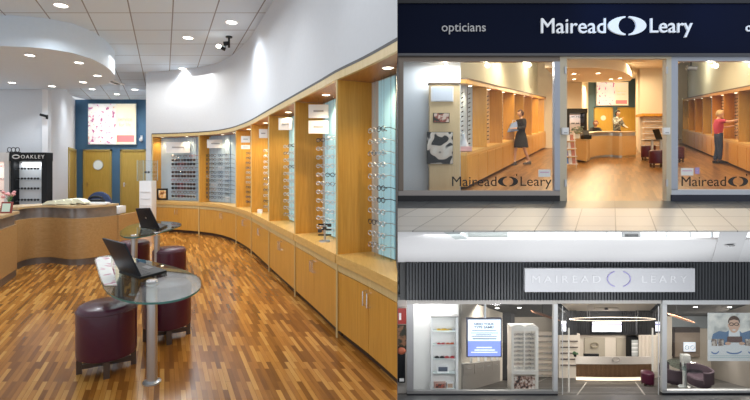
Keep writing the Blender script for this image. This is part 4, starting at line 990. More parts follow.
# lit niche with glasses in the right hand block
t=thing('wall_niche','lit display niche full of glasses in the cream wall right of the upper entrance','niche',W(656,150,16.9))
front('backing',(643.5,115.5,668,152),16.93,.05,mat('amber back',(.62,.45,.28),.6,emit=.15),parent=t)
front('head_board',(642.5,113.5,669,116),16.6,.4,OAK,parent=t)
for k in range(5): front('shelf',(645,121+6*k,668,121.7+6*k),16.7,.2,WHITEP,parent=t)
mb=MB(); random.seed(11)
for k in range(5):
    for j in range(6):
        q=W(647+3.6*j,119.6+6*k,16.75); mb.tube([q+Vector((-.06,0,0)),q+Vector((-.03,-.01,.02)),q,q+Vector((.03,-.01,.02)),q+Vector((.06,0,0))],.008,4)
o=tag(obj('eyeglasses',mb,FR[5]),'rows of tiny glasses in the lit niche right of the upper entrance','glasses',kind='stuff')
# glasses of the side runs (far too many and small): one stuff object
mb=MB()
for side,Ys in ((-1,YL_),(1,YR_)):
    a0=AL if side<0 else ARt; s=1 if side<0 else -1
    for i in range(len(Ys)-1):
        for cc in (.3,.62):
            y=Ys[i]+(Ys[i+1]-Ys[i])*cc
            for k in range(12):
                b=-.68+k*.1; q=BU(a0+s*.12,y,b)
                mb.tube([q+Vector((0,-.06,0)),q+Vector((.01*s,-.03,.015)),q,q+Vector((.01*s,.03,.015)),q+Vector((0,.06,0))],.012,4)
            q=BU(a0+s*.08,y,-.8); mb.cyl(q,BU(a0+s*.08,y,.6),.006,n=5)
tag(obj('eyeglasses',mb,[FR[0]]),'rows of tiny glasses in the cabinets seen through the upper windows','glasses',kind='stuff')

# ------------------------------------------------------------------ people
SKIN=mat('skin',(.74,.48,.36),.55)
def skin_mesh(name, verts, edges, rad, mats, parent, sub=1, root=0, extra=None, voxel=0):
    me=bpy.data.meshes.new(name); me.from_pydata(verts,edges,[]); o=link(bpy.data.objects.new(name,me))
    m=o.modifiers.new('s','SKIN'); m.use_smooth_shade=True
    for i,r_ in enumerate(rad): 
        me.skin_vertices[0].data[i].radius=(r_ if isinstance(r_,tuple) else (r_,r_)); 
    me.skin_vertices[0].data[root].use_root=True
    s_=o.modifiers.new('b','SUBSURF'); s_.levels=sub; s_.render_levels=sub
    dg=bpy.context.evaluated_depsgraph_get(); dg.update()
    nm=bpy.data.meshes.new_from_object(o.evaluated_get(dg)); bpy.data.objects.remove(o)
    if extra:
        bm=bmesh.new(); bm.from_mesh(nm); ex=bpy.data.meshes.new('x'); ex.from_pydata(extra.v,[],extra.f); bm.from_mesh(ex); bm.to_mesh(nm); bm.free()
    o=link(bpy.data.objects.new(name,nm))
    if voxel:
        r_=o.modifiers.new('r','REMESH'); r_.mode='VOXEL'; r_.voxel_size=voxel
        dg=bpy.context.evaluated_depsgraph_get(); dg.update(); n2=bpy.data.meshes.new_from_object(o.evaluated_get(dg)); o.modifiers.clear()
        if len(n2.vertices)>9000: o.data=n2
    o.data.materials.clear(); o.data.materials.append(mats)
    for p in o.data.polygons: p.use_smooth=True; p.material_index=0
    o.parent=parent; return o
def head_mb(c, yaw, hair=False, long=0.0, pitch=0):
    mb=MB(); n,m=28,20; c=Vector(c); Rm=Matrix.Rotation(yaw,3,'Z')@Matrix.Rotation(pitch,3,'X'); vs=[]
    for j in range(m+1):
        ph=math.pi*j/m
        for i in range(n):
            t_=2*math.pi*i/n; x=math.sin(ph)*math.sin(t_); y=-math.sin(ph)*math.cos(t_); z=-math.cos(ph)
            k=1.0
            X=x*.074; Yy=y*.092; Z=z*.112
            if z<-.2: X*=1-.35*(-z-.2); Yy*=1-.15*(-z-.2)
            if y<0:
                Yy -= .020*math.exp(-((x)/.14)**2-((z+.12)/.20)**2)      # nose
                Yy += .007*(math.exp(-((x-.36)/.16)**2-((z-.08)/.12)**2)+math.exp(-((x+.36)/.16)**2-((z-.08)/.12)**2))
                Yy -= .006*math.exp(-((x)/.25)**2-((z+.45)/.07)**2)
            if abs(x)>.9 and abs(z)<.25 and abs(y)<.35: X*=1.14         # ears
            if hair:
                g=1.12; X*=g;Yy*=g;Z*=1.1
            vs.append(c+Rm@Vector((X,Yy,Z)))
    fs=[]
    for j in range(m):
        for i in range(n):
            if hair:
                ph=math.pi*(j+.5)/m; t_=2*math.pi*(i+.5)/n; y=-math.sin(ph)*math.cos(t_); z=-math.cos(ph)
                if z < (-.45-long if y>.1 else (.1-long*.5 if y>-.35 else .48)): continue
            fs.append((j*n+i,j*n+(i+1)%n,(j+1)*n+(i+1)%n,(j+1)*n+i))
    mb.add(vs,fs); return mb,Rm
def person(label, loc, yaw, J, top, bottom, shoes, haircol, skirt=None, headyaw=0, sleeves='short', longhair=0, skin=SKIN, group=None, h=1.0):
    """J: joint overrides in the person's own frame, facing -Y"""
    t=thing('person',label,'person',loc,group,0)
    Rz=Matrix.Rotation(yaw,3,'Z')
    D=dict(pel=(0,0,.90),abd=(0,0,1.02),che=(0,.0,1.20),nec=(0,.01,1.36),hb=(0,0,1.44),
           sL=(-.15,0,1.31),eL=(-.20,.02,1.06),wL=(-.19,-.06,.84),sR=(.15,0,1.31),eR=(.20,.02,1.06),wR=(.19,-.06,.84),
           hL=(-.085,0,.86),kL=(-.09,-.01,.47),aL=(-.09,.02,.09),tL=(-.10,-.13,.035),hR=(.085,0,.86),kR=(.09,-.01,.47),aR=(.09,.02,.09),tR=(.10,-.13,.035))
    D.update(J); D={k:Rz@(Vector(v)*h) for k,v in D.items()}
    names=list(D); V=[D[k] for k in names]; ix={k:i for i,k in enumerate(names)}
    rad=dict(pel=(.105,.085),abd=(.108,.082),che=(.135,.10),nec=.052,hb=.05,sL=.058,eL=.042,wL=.028,sR=.058,eR=.042,wR=.028,hL=.088,kL=.056,aL=.038,tL=.03,hR=.088,kR=.056,aR=.038,tR=.03)
    E=[('pel','abd'),('abd','che'),('che','nec'),('nec','hb'),('che','sL'),('sL','eL'),('eL','wL'),('che','sR'),('sR','eR'),('eR','wR'),('pel','hL'),('hL','kL'),('kL','aL'),('aL','tL'),('pel','hR'),('hR','kR'),('kR','aR'),('aR','tR')]
    slim=dict(pel=.48,abd=.60,che=.70,hL=.68,hR=.68,sL=.78,sR=.78,kL=.9,kR=.9)
    r_=[tuple(x*h*slim.get(k,1) for x in rad[k]) if isinstance(rad[k],tuple) else rad[k]*h*slim.get(k,1) for k in names]; ed=[(ix[a],ix[b]) for a,b in E]
    for s in 'LR':        # palm and five fingers
        wv=D['w'+s]; d=(wv-D['e'+s]).normalized(); side=d.cross(Vector((0,0,1)) if abs(d.z)<.9 else Vector((0,1,0))).normalized(); nrm=side.cross(d)
        V.append(wv+d*.06*h); pi=len(V)-1; r_.append((.030*h,.016*h)); ed.append((ix['w'+s],pi))
        for f,(o_,l) in enumerate(((-.030,.066),(-.010,.076),(.010,.072),(.028,.056))):
            a=wv+d*.085*h+side*o_*h; b=a+d*l*.5*h; c_=b+d*l*.42*h-nrm*.018*h
            V += [a,b,c_]; k=len(V); r_ += [.0095*h,.0088*h,.0075*h]; ed += [(pi,k-3),(k-3,k-2),(k-2,k-1)]
        a=wv+d*.03*h+side*.03*h; b=a+d*.04*h+side*.025*h; V += [a,b]; k=len(V); r_ += [.012*h,.009*h]; ed += [(ix['w'+s],k-2),(k-2,k-1)]
    hc=D['hb']+Rz@Vector((0,-.015,.095))*h; hm,Rm=head_mb(hc,yaw+headyaw)
    if h!=1: pass
    ex=MB(); ex.v=hm.v; ex.f=hm.f
    skin_mesh('body',V,ed,r_,skin,t,1,0,ex,.011)
    def cloth(name,keys,es,grow,m,cut={}):
        vv=[D[k] for k in keys]; i2={k:i for i,k in enumerate(keys)}
        for k,(a,b,f) in cut.items(): vv[i2[k]]=D[a].lerp(D[b],f)
        if name!='trousers': vv[i2['pel']]=vv[i2['pel']]-Vector((0,0,.04*h))
        rr=[]
        for k in keys:
            q=rad[k]
            if name=='trousers': q={'pel':(.112,.092),'abd':(.102,.082),'hL':.078,'hR':.078}.get(k,q)
            rr.append(tuple((x+grow)*h for x in q) if isinstance(q,tuple) else (q+grow)*h)
        return skin_mesh(name,vv,[(i2[a],i2[b]) for a,b in es],rr,m,t,2)
    f={'short':.75,'long':1}[sleeves]
    if sleeves=='short':
        cloth('shirt',['pel','abd','che','nec','sL','eL','sR','eR'],[('pel','abd'),('abd','che'),('che','nec'),('che','sL'),('sL','eL'),('che','sR'),('sR','eR')],.016,top,{'eL':('sL','eL',.75),'eR':('sR','eR',.75),'nec':('che','nec',.8)})
    else:
        cloth('jacket',['pel','abd','che','nec','sL','eL','wL','sR','eR','wR'],[('pel','abd'),('abd','che'),('che','nec'),('che','sL'),('sL','eL'),('eL','wL'),('che','sR'),('sR','eR'),('eR','wR')],.018,top,{'nec':('che','nec',.85),'wL':('eL','wL',.9),'wR':('eR','wR',.9)})
    if skirt:
        c0=D['pel']; mb=MB(); mb.lathe(c0,[(.10*h,.14*h),(.15*h,.0),(.19*h,-.2*h),(.21*h,skirt*h),(.20*h,skirt*h),(.001,.0)],24,1,.85); 
        mb.v=[tuple(Vector(v)) for v in mb.v]
        o=obj('skirt',mb,bottom,None); o.parent=t
    elif bottom:
        cloth('trousers',['pel','abd','hL','kL','aL','hR','kR','aR'],[('pel','abd'),('pel','hL'),('hL','kL'),('kL','aL'),('pel','hR'),('hR','kR'),('kR','aR')],.014,bottom,{'abd':('pel','abd',.5)})
    for s in 'LR':
        a,b=D['a'+s],D['t'+s]; mb=MB(); d=(b-a); d.z=0; d.normalize(); p=Vector((-d.y,d.x,0))
        z0=min(b.z-.03*h,a.z-.08*h); A=Vector((a.x,a.y,0))-d*.05*h; 
        prof=[(-.0,.04),(.07,.04),(.16,.05),(.23,.035),(.25,.01)]
        lo=[];
        for x,w_ in prof: lo.append(A+d*x*h+p*w_*h)
        for x,w_ in prof[::-1]: lo.append(A+d*x*h-p*w_*h)
        lo=[Vector((v.x,v.y,z0)) for v in lo]; n=len(lo); up=[]
        for i,v in enumerate(lo):
            x=prof[i if i<5 else 9-i][0]; up.append(v+Vector((0,0,(.09 if x<.1 else .055-.1*(x-.16))*h)))
        mb.add(lo+up,[tuple(range(n)),tuple(range(2*n-1,n-1,-1))]+[(i,(i+1)%n,n+(i+1)%n,n+i) for i in range(n)])
        o=obj('shoe',mb,shoes,None,bevel=.008); o.parent=t
    hb,_=head_mb(hc,yaw+headyaw,True,longhair); o=obj('hair',hb,haircol,None,smooth=180); o.parent=t
    sm=o.modifiers.new('t','SOLIDIFY'); sm.thickness=.012
    for sx in (-1,1):
        mb=MB(); mb.ell(hc+Rm@Vector((sx*.028,-.080,.010)),.010,.008,.006,10,6); o=obj('eye',mb,mat('dark eye',(.03,.02,.02),.2),None); o.parent=t
    mb=MB(); mb.ell(hc+Rm@Vector((0,-.083,-.050)),.024,.010,.006,10,6); o=obj('mouth',mb,mat('lips',(.45,.15,.13),.4),None); o.parent=t
    return t,D
random.seed(1)
Yp=UF(163.5)
person('blond person in a pink top and dark jeans reaching towards the cabinets',ufl(718.5,Yp),R(70),
   dict(sL=(-.15,-.02,1.30),eL=(-.30,-.14,1.24),wL=(-.36,-.36,1.30),sR=(.15,0,1.31),eR=(.22,-.14,1.10),wR=(.14,-.34,1.14),aL=(-.10,.0,.09),aR=(.08,.06,.09),hb=(0,-.02,1.43)),
   mat('pink top',(.55,.06,.13),.8),mat('dark jeans',(.03,.05,.12),.8),mat('black boots',(.015,.015,.018),.5),mat('blond hair',(.60,.45,.25),.7),headyaw=R(-5))
Yp=UF(165)
person('person in a black knee length dress walking left behind the left upper window',ufl(521,Yp),R(-75),
   dict(sL=(-.14,0,1.32),eL=(-.19,-.03,1.08),wL=(-.10,-.24,1.10),eR=(.19,-.03,1.08),wR=(.08,-.24,1.08),kL=(-.07,-.14,.50),aL=(-.07,-.17,.09),tL=(-.07,-.32,.035),kR=(.07,.06,.48),aR=(.07,.22,.13),tR=(.07,.10,.045)),
   mat('black dress',(.018,.018,.022),.8),mat('black skirt',(.02,.02,.024),.8),mat('grey shoes',(.12,.11,.11),.5),mat('brown hair',(.10,.04,.02),.6),skirt=-.38,sleeves='long',longhair=.15)
c=ufl(515,Yp-.05)+Vector((-.05,-.02,.98)); t=thing('shoulder_bag','pale blue and white bag held by the walking person','bag',c)
mb=MB(); mb.prism([c+Vector((-.17,0,.0)),c+Vector((.15,0,.04)),c+Vector((.10,0,.32)),c+Vector((-.06,0,.26))],(0,.09,0)); obj('body',mb,mat('pale blue bag',(.28,.42,.75),.5),t,bevel=.01)
mb=MB(); mb.tube([c+Vector((-.03,.045,.27)),c+Vector((.0,.045,.36)),c+Vector((.07,.045,.36)),c+Vector((.09,.045,.31))],.008,6); obj('strap',mb,WHITEP,t)
person('dark haired person in a grey patterned scarf standing behind the upper counter',BU(AU(617.5,16.9),16.9,-UH),R(15),
   dict(eL=(-.20,-.08,1.08),wL=(-.05,-.17,1.26),eR=(.22,-.05,1.06),wR=(.14,-.24,1.0)),
   blotch('grey patterned scarf',[(.4,(.10,.12,.12)),(.55,(.35,.38,.36)),(.7,(.6,.6,.58))],14),mat('charcoal trousers',(.04,.04,.045),.8),BLACK,mat('dark hair',(.02,.014,.012),.5),sleeves='long',longhair=.35)
person('person with reddish hair sitting low behind the left part of the upper counter',BU(AU(596,16.6),16.6,-UH)+Vector((0,0,0)),R(-10),
   dict(pel=(0,.1,.52),abd=(0,.09,.66),che=(0,.07,.84),nec=(0,.06,1.0),hb=(0,.04,1.07),sL=(-.15,.06,.95),sR=(.15,.06,.95),eL=(-.2,-.06,.75),eR=(.2,-.06,.75),wL=(-.1,-.26,.74),wR=(.1,-.26,.74),
        hL=(-.09,.06,.50),hR=(.09,.06,.50),kL=(-.1,-.36,.50),kR=(.1,-.36,.50),aL=(-.1,-.36,.09),aR=(.1,-.36,.09),tL=(-.1,-.5,.035),tR=(.1,-.5,.035)),
   mat('black jumper',(.02,.02,.024),.8),mat('charcoal trousers',(.04,.04,.045),.8),BLACK,mat('reddish hair',(.22,.07,.03),.6),sleeves='long',longhair=.2)
c=BU(AU(596,16.6),16.75,-UH); t=thing('office_chair','dark office chair under the seated person behind the upper counter','chair',c)
mb=MB(); mb.lathe(c+Vector((0,0,.38)),[(.001,0),(.2,0),(.22,.03),(.001,.05)],16); obj('seat',mb,DARK,t); mb=MB(); mb.cyl(c,c+Vector((0,0,.38)),.03); obj('gas_column',mb,BLACK,t)
mb=MB(); mb.lathe(c,[(.001,0),(.25,0),(.2,.04),(.001,.05)],10); obj('base',mb,BLACK,t)
light('AREA',W(575,-60,5.2),14,(.95,.97,1),4.5,rot=(0,0,0),sy=1.2)   # unseen area lamp added to brighten the pavement
# ================================================================== RIGHT, LOWER: the new shopfront
LX,LY,LH=611,349,1.3
BL,AL2,HL,LF=bay(LX,LY,LH,12.4)
KL=(LX-CX)/F
YG=12.4
def lbox(name,a0,a1,Y0,Y1,b0,b1,m,parent=None,clipr=False):
    mb=MB(); bx(mb,BL,a0,a1,Y0,Y1,b0,b1)
    o=obj(name,mb,m,parent,smooth=0)
    if not parent: tag(o,kind='structure')
    return rclip(o) if clipr else o
# floor
LT=tiles('dark floor tiles',KL,1.92,1.6,1.92*4+.96+.0,-13.2+16,(.032,.030,.028),(.036,.033,.031),(.42,.40,.37),.022,.4,spec=.25)
lbox('floor_mall',-12,9,10.6,YG+.05,-LH-.05,-LH,mat('charcoal floor',(.055,.057,.06),.3),clipr=True)
lbox('floor_lower_shop',-12,9,YG+.05,21.2,-LH-.05,-LH,LT,clipr=True)
# mall ceiling with a skylight slot
MC_=mat('mall ceiling white',(.80,.80,.81),.8)
def cy(py,hb=HL(262,YG)):      # distance at which the sloping ceiling meets an image row
    return F*hb/(LY-py)
HB=HL(262,YG)
y0,y1,y2,y3=cy(227.5),cy(231.5),cy(239.5),YG+.02
AC=lambda px,Y: AL2(px,Y)
def cquad(name,p,m=MC_):      # a ceiling piece through (px, Y) corners
    P=[BL(AL2(px,Y),Y,HB) for px,Y in p]; Q=[v+Vector((0,0,.05)) for v in P]
    mb=MB(); mb.hex(P+Q); return rclip(tag(obj(name,mb,m,smooth=0),kind='structure'))
cquad('ceiling_mall_edge',[(380,y0),(800,y0),(800,y1),(380,y1)])
cquad('ceiling_mall_left',[(380,y1),(442.5,y1),(455.5,y2),(380,y2)])
cquad('ceiling_mall',[(380,y2),(830,y2),(800,y3),(380,y3)])
# skylight: opening with pale sides and a bright pane behind bars
k_=.55
mb=MB(); P=[BL(AL2(px,Y),Y,HB) for px,Y in ((442.5,y1),(455.5,y2))]; mb.hex([P[0],P[1],P[1]+Vector((.3,.03,0)),P[0]+Vector((.3,.03,0))]+[v+Vector((0,0,.0)) for v in (P[0]+Vector((-.02,0,k_)),P[1]+Vector((-.02,0,k_)),P[1]+Vector((.28,.03,k_)),P[0]+Vector((.28,.03,k_)))])
tag(obj('trim_2',mb,mat('skylight side',(.45,.50,.50),.7),smooth=0),kind='structure')
SKY=mat('bright sky pane',(.9,.95,1),.5,emit=1.3,ecol=(.93,.97,1))
t=link(bpy.data.objects.new('window_1',None)); t.location=W(620,235,y2+.35); t['kind']='structure'
YS=y2+.12
front('pane',(508,214,820,240.5),YS+.1,.02,SKY,parent=t)
front('blind_pane',(440,214,508,240.5),YS+.08,.03,mat('grey skylight panel',(.45,.50,.50),.7),parent=t)
for px in (578,607.5,667.5,691,713): front('glazing_bar',(px-.5,214,px+.5,240.5),YS+.05,.05,mat('pale bar',(.55,.58,.60),.5),parent=t)
for k in range(5):
    a=W(515+9*k,233,YS+.06); b=W(528+9*k,239.5,YS+.06); mb=MB(); mb.cyl(a,b,.012,n=6); obj('glazing_bar',mb,mat('pale bar',(.55,.58,.60),.5),t)
t=thing('air_vent','dark grille set in the skylight strip of the lower mall ceiling','vent',W(632,239,YS-.02))
front('frame',(623,232.5,641,240),YS-.02,.06,mat('vent frame',(.30,.32,.33),.5),parent=t)
for k in range(4): front('slat',(625.5,234+1.3*k,638.5,234.7+1.3*k),YS-.04,.02,BLACK,parent=t)
# beam crossing the ceiling at the right
def cyb(py): return F*(HB-.06)/(LY-py)
mb=MB(); P=[BL(AL2(px,Y),Y,HB-.06) for px,Y in ((720.5,cyb(231)),(748.5,cyb(231)),(738,cyb(261.5)),(712,cyb(261.5)))]; mb.hex(P+[v+Vector((0,0,.05)) for v in P]); tag(obj('ceiling_beam',mb,mat('beam paint',(.70,.70,.71),.8),smooth=0),kind='structure')
c=BL(AL2(729,cyb(244.5)),cyb(244.5),HB-.065); t=thing('smoke_detector','round pale smoke detector under the ceiling beam, top right of the lower shopfront','smoke detector',c)
mb=MB(); mb.lathe(c,[(.001,-.03),(.07,-.03),(.10,-.012),(.10,.0),(.001,.0)],20,1,1.2); obj('housing',mb,mat('detector grey',(.5,.5,.5),.5),t); mb=MB(); mb.lathe(c,[(.001,-.045),(.03,-.045),(.04,-.03),(.001,-.03)],14); obj('sensor',mb,STEEL,t)
# fluted fascia
t=thing('fluted_fascia','charcoal vertically fluted fascia of the lower shopfront','fascia',W(580,300,YG))
FL=mat('charcoal slat',(.028,.032,.038),.5)
front('backing',(406.3,262,805,300.5),YG+.02,.12,BLACK,parent=t)
mb=MB(); x=406.6
while x<800:
    mb.pbox(x,262.3,x+2.0,300.2,YG-.05,.075); x+=3.05
obj('fluting',mb,FL,t)
SG=mat('pale grey sign',(.52,.53,.56),.5,emit=.05)
t=thing('name_sign','pale grey sign board with faint white lettering and a lilac ring','shop sign',W(610,292,YG-.1))
front('board',(525,268.6,695,292),YG-.16,.10,SG,parent=t)
FW=mat('faint white letters',(.68,.69,.72),.5,emit=.05)
sy_=YG-.162
obj('lettering',ptext('MAIREAD',532,275.5,600.5,282.6,sy_,.012,space=1.5),FW,t)
obj('lettering',ptext('LEARY',642,275.5,687,282.6,sy_,.012,space=1.5),FW,t)
for s in (-1,1):
    mb=MB(); mb.tube([W(619+s*11.5*math.cos(R(-68+136*i/14)),279+8*math.sin(R(-68+136*i/14)),sy_-.01) for i in range(15)],.014,5); obj('ring_emblem',mb,mat('lilac ring',(.36,.33,.62),.5),t)
# frames
AL_=mat('taupe header',(.40,.38,.36),.5); LAL=mat('light aluminium',(.60,.61,.62),.4,.3)
t=thing('shopfront_frame','grey aluminium frame around the wide left window of the lower shopfront','window frame',W(480,396,YG))
front('head_rail',(407,300.3,557.5,304.2),YG,.1,AL_,parent=t)
front('left_post',(407,304,413.5,391.5),YG,.1,mat('grey aluminium post',(.33,.33,.34),.4,.3),parent=t); front('right_post',(553.8,304,557.8,391.5),YG,.1,LAL,parent=t)
front('bottom_rail',(407,391,558,394.2),YG,.1,mat('rail grey',(.28,.28,.28),.4,.3),parent=t); front('plinth',(407,394.2,558,399),YG-.03,.12,mat('black plinth',(.012,.012,.016),.4),parent=t)
front('glazing',(413.5,304.2,553.8,391),YG+.05,.01,GLASS,parent=t)
t=thing('shopfront_frame','light aluminium frame around the right window of the lower shopfront','window frame',W(720,396,YG))
front('head_rail',(661.5,300.3,805,304.5),YG,.1,LAL,parent=t); front('left_post',(662.5,304,667,391.5),YG,.1,LAL,parent=t)
front('bottom_rail',(662.5,390.5,805,393.2),YG,.1,LAL,parent=t); front('plinth',(662.5,393.2,805,398),YG-.03,.12,mat('black plinth',(.012,.012,.016),.4),parent=t)
front('glazing',(667,304.5,800,390.5),YG+.05,.01,GLASS,parent=t)
t=thing('entrance_frame','slim frame with glass door leaves around the lower entrance','door frame',W(610,395,YG))
front('head',(557.8,300.3,662.5,303.6),YG,.1,AL_,parent=t)
for px0,px1 in ((558.5,566.5),(655,662)):
    front('door_leaf',(px0,304,px1,394.5),YG+.05,.01,GLASS,parent=t)
    mb=MB(); p=W((px0+px1)/2,306,YG+.04); q=W((px0+px1)/2,394.5,YG+.04); mb.cyl(p,q,.012,n=6); obj('leaf_edge',mb,LAL,t)
for px in (568.8,652.5):
    p=W(px,328,YG+.02); q=W(px,371 if px>600 else 392,YG+.02); mb=MB(); mb.cyl(p,q,.022,n=10); obj('pull_handle',mb,mat('cream bar',(.72,.68,.60),.4),t)
# neighbouring unit at the far left
lbox('wall_neighbour',AL2(390,12.9),AL2(406,12.9),12.9,13.0,-LH,2.6,mat('neighbour grey',(.45,.42,.39),.6),clipr=True)
t=thing('neighbour_sign','grey neighbour wall sign with two rows of small white letters','sign',W(402,298,12.7))
front('board',(397.9,285,406,300),12.72,.05,mat('neighbour sign grey',(.22,.21,.20),.5),parent=t)
obj('lettering',ptext('EE',399.5,290.5,405.5,293,12.715,.006),WHITEP,t); obj('lettering',ptext('ES',399.5,294.5,405.5,297.5,12.715,.006),WHITEP,t)
t=thing('wall_poster','red poster with a white numeral at the far left of the lower shopfront','poster',W(402,324,12.7))
front('sheet',(397.9,308.5,406.3,324),12.74,.02,mat('red poster',(.40,.03,.02),.5),parent=t); obj('lettering',ptext('1',398.8,313,401.2,320,12.735,.004),WHITEP,t)
t=thing('shop_display','dark cluttered window display under the red poster','display',W(402,395,12.6))
front('panel',(397.9,325,406.3,352),12.76,.04,blotch('cluttered print',[(.4,(.03,.03,.02)),(.5,(.10,.06,.03)),(.6,(.25,.12,.06))],10),parent=t)
front('cabinet',(397.9,352,405.3,383),12.6,.15,BLACK,parent=t,bevel=.02); front('label',(399.5,378.5,404,381.5),12.59,.01,WHITEP,parent=t)
mb=MB(); mb.ell(W(401.5,351,12.62),.13,.08,.10); obj('red_bag',mb,mat('rust bag',(.35,.09,.04),.6),t)
# interior shell
DG=mat('dark grey ceiling',(.075,.077,.08),.6); LW=mat('display white wall',(.86,.85,.83),.6); LCR=mat('warm cream wall',(.62,.56,.48),.6); GB=mat('grey blue wall',(.24,.27,.29),.6)
GW=wood('grey wood cabinet',(.22,.20,.18),(.30,.275,.25),'X')
lbox('ceiling_lower_left',-12,-1.9,YG+.15,21.2,1.5,1.55,DG,clipr=True)
lbox('ceiling_lower_right',1.75,9,YG+.15,21.2,1.5,1.55,DG)
lbox('ceiling_lower_middle',-1.9,1.75,YG+.15,21.2,1.72,1.77,mat('cream ceiling',(.68,.63,.56),.7))
mb=MB(); mb.pbox(400,262,805,300,YG+.16,.05); tag(obj('wall_lower_fascia_back',mb,DG),kind='structure')
# left: bright white display wall with shelves
mb=MB(); mb.pbox(405,296,458.5,396,12.95,.08); tag(obj('wall_display',mb,LW),kind='structure')
t=thing('shelf_unit','white wall niche with five glass shelves behind the lower left window','shelves',W(444,391,12.9))
front('frame',(431,317,433,391),12.8,.14,WHITEP,parent=t); front('frame',(456,317,458.3,391),12.8,.14,WHITEP,parent=t); front('top',(431,316,458.3,317.5),12.78,.16,mat('shadow strip',(.35,.34,.33),.6),parent=t)
SHY=(331.5,345.5,359.5,373.5,389.5)
for py in SHY: front('shelf',(433,py,456,py+.6),12.76,.18,mat('glass shelf edge',(.60,.66,.66),.2),parent=t)
TL={6:mat('tinted lens yellow',(.75,.50,.04),.3),7:mat('tinted lens orange',(.60,.14,.06),.3),4:mat('tinted lens red',(.45,.03,.04),.3),5:mat('tinted lens grey',(.4,.42,.45),.3)}
def lglass(px,py,Y,fi,lab,grp,sun=False,sc_=1.3):
    o=glasses(W(px,py,Y)+Vector((0,0,.024*sc_*1.4)),0,fi,lab,grp,sun,sc_*1.35,TL.get(fi)); return o
FR.append(mat('frame yellow',(.70,.45,.02),.4)); FR.append(mat('frame orange',(.60,.12,.05),.4))
for px,fi,lab in ((441,6,'large yellow glasses on the top shelf of the white niche'),(447.5,6,'second yellow glasses on the top shelf of the white niche'),(453,5,'small silver glasses at the right of the top white shelf')): lglass(px,331.4,12.85,fi,lab,None)
lglass(441,345.4,12.85,4,'red glasses at the left of the second white shelf',None); lglass(450,345.4,12.85,7,'orange glasses at the right of the second white shelf',None)
lglass(439.5,359.4,12.85,0,'black glasses at the left of the middle white shelf',None,True,1.6); lglass(449.5,359.4,12.85,4,'red glasses at the right of the middle white shelf',None,False,1.6)
def ibox(name,lab,cat,rc,Y,d,m,print_=None,grp=None):
    t=thing(name,lab,cat,W((rc[0]+rc[2])/2,rc[3],Y),grp); front('box_body',rc,Y,d,m,parent=t)
    w_=rc[2]-rc[0]; h=rc[3]-rc[1]
    front('box_print',(rc[0]+w_*.12,rc[1]+h*.2,rc[2]-w_*.12,rc[3]-h*.25),Y-.005,.006,print_ or GREYT,parent=t); return t
ibox('card_box','white box with large printed glasses on the fourth white shelf','box',(437,365.5,449,373.4),12.82,.1,WHITEP,mat('ink blue',(.1,.12,.16),.5))
ibox('card_box','red and dark picture box on the lowest white shelf','box',(434.5,383,446,389.4),12.82,.1,mat('pinkish box',(.55,.35,.30),.5),blotch('dark red print',[(.45,(.05,.04,.04)),(.55,(.45,.12,.08))],10))
ibox('card_box','white framed box at the right of the lowest white shelf','box',(446.8,382.5,453.5,389.4),12.82,.1,WHITEP,mat('tan print',(.5,.35,.25),.5))
# receding side wall, low drawers, dark pillar
p=W(459,0,13.05); AS=AL2(466,17.6*0+LF(391))
AS=(466-LX)*(F*LH/(391-LY))/F
lbox('wall_lower_left',AS-1.0,AS,13.2,19.6,-LH,1.5,LCR)
t=thing('low_cabinet','long grey wood drawer cabinet along the receding wall behind the lower left window','cabinet',BL(AS+.15,15.5,-LH))
def ab(nm,a0,a1,Y0,Y1,b0,b1,m,par):
    mb=MB(); bx(mb,BL,a0,a1,Y0,Y1,b0,b1); return obj(nm,mb,m,par,smooth=0)
ab('body',AS,AS+.03,13.2,17.7,-LH,-.46,GW,t); ab('top',AS,AS+.04,13.2,17.7,-.46,-.43,mat('pale top',(.6,.58,.55),.5),t)
for k in range(4):
    o=ab('drawer',AS+.03,AS+.045,13.25+1.1*k,14.3+1.1*k,-.80,-.50,GW,t); ab('handle',AS+.045,AS+.06,13.6+1.1*k,13.95+1.1*k,-.62,-.60,STEEL,o)
for k in range(5):
    Y=13.9+.8*k; q=BL(AS+.05,Y,-.42); tt=thing('card_holder','small upright card on the ledge of the grey drawer cabinet','card',q,'cards on the grey drawer cabinet')
    mb=MB(); mb.box(q.x-.02,q.x+.06,q.y,q.y+.01,q.z,q.z+.14); obj('card',mb,WHITEP,tt); mb=MB(); mb.box(q.x-.025,q.x+.065,q.y-.01,q.y+.02,q.z,q.z+.01); obj('foot',mb,STEEL,tt)
lbox('wall_lower_pillar',AL2(498,18.2),AL2(511,18.2),18.2,18.9,-LH,1.5,mat('charcoal pillar',(.035,.035,.038),.6))
lbox('wall_lower_back_left',AL2(500,20.6),AL2(585,20.6),20.6,20.7,-LH,1.5,mat('warm beige wall',(.55,.49,.42),.6))
# frames wall behind the tower
t=thing('frame_wall','beige wall rack with rows of glasses behind the lower left window','rack',W(548,384,20.3))
front('board',(536.5,332,561,386),20.3,.08,mat('beige rack',(.62,.54,.46),.6,emit=.08),parent=t)
random.seed(4)
for k in range(8): front('rail',(537,337+5.6*k,560.5,337.5+5.6*k),20.22,.08,mat('pale rail',(.7,.66,.6),.5),parent=t)
for k in range(8):
    for j in range(4):
        glasses(W(540.5+5*j,336.4+5.6*k,20.2)+Vector((0,-.02,.02)),0,random.choice([0,1,3,1]),'glasses on the beige rack behind the lower left window','glasses on the beige wall rack',scale=1.5)
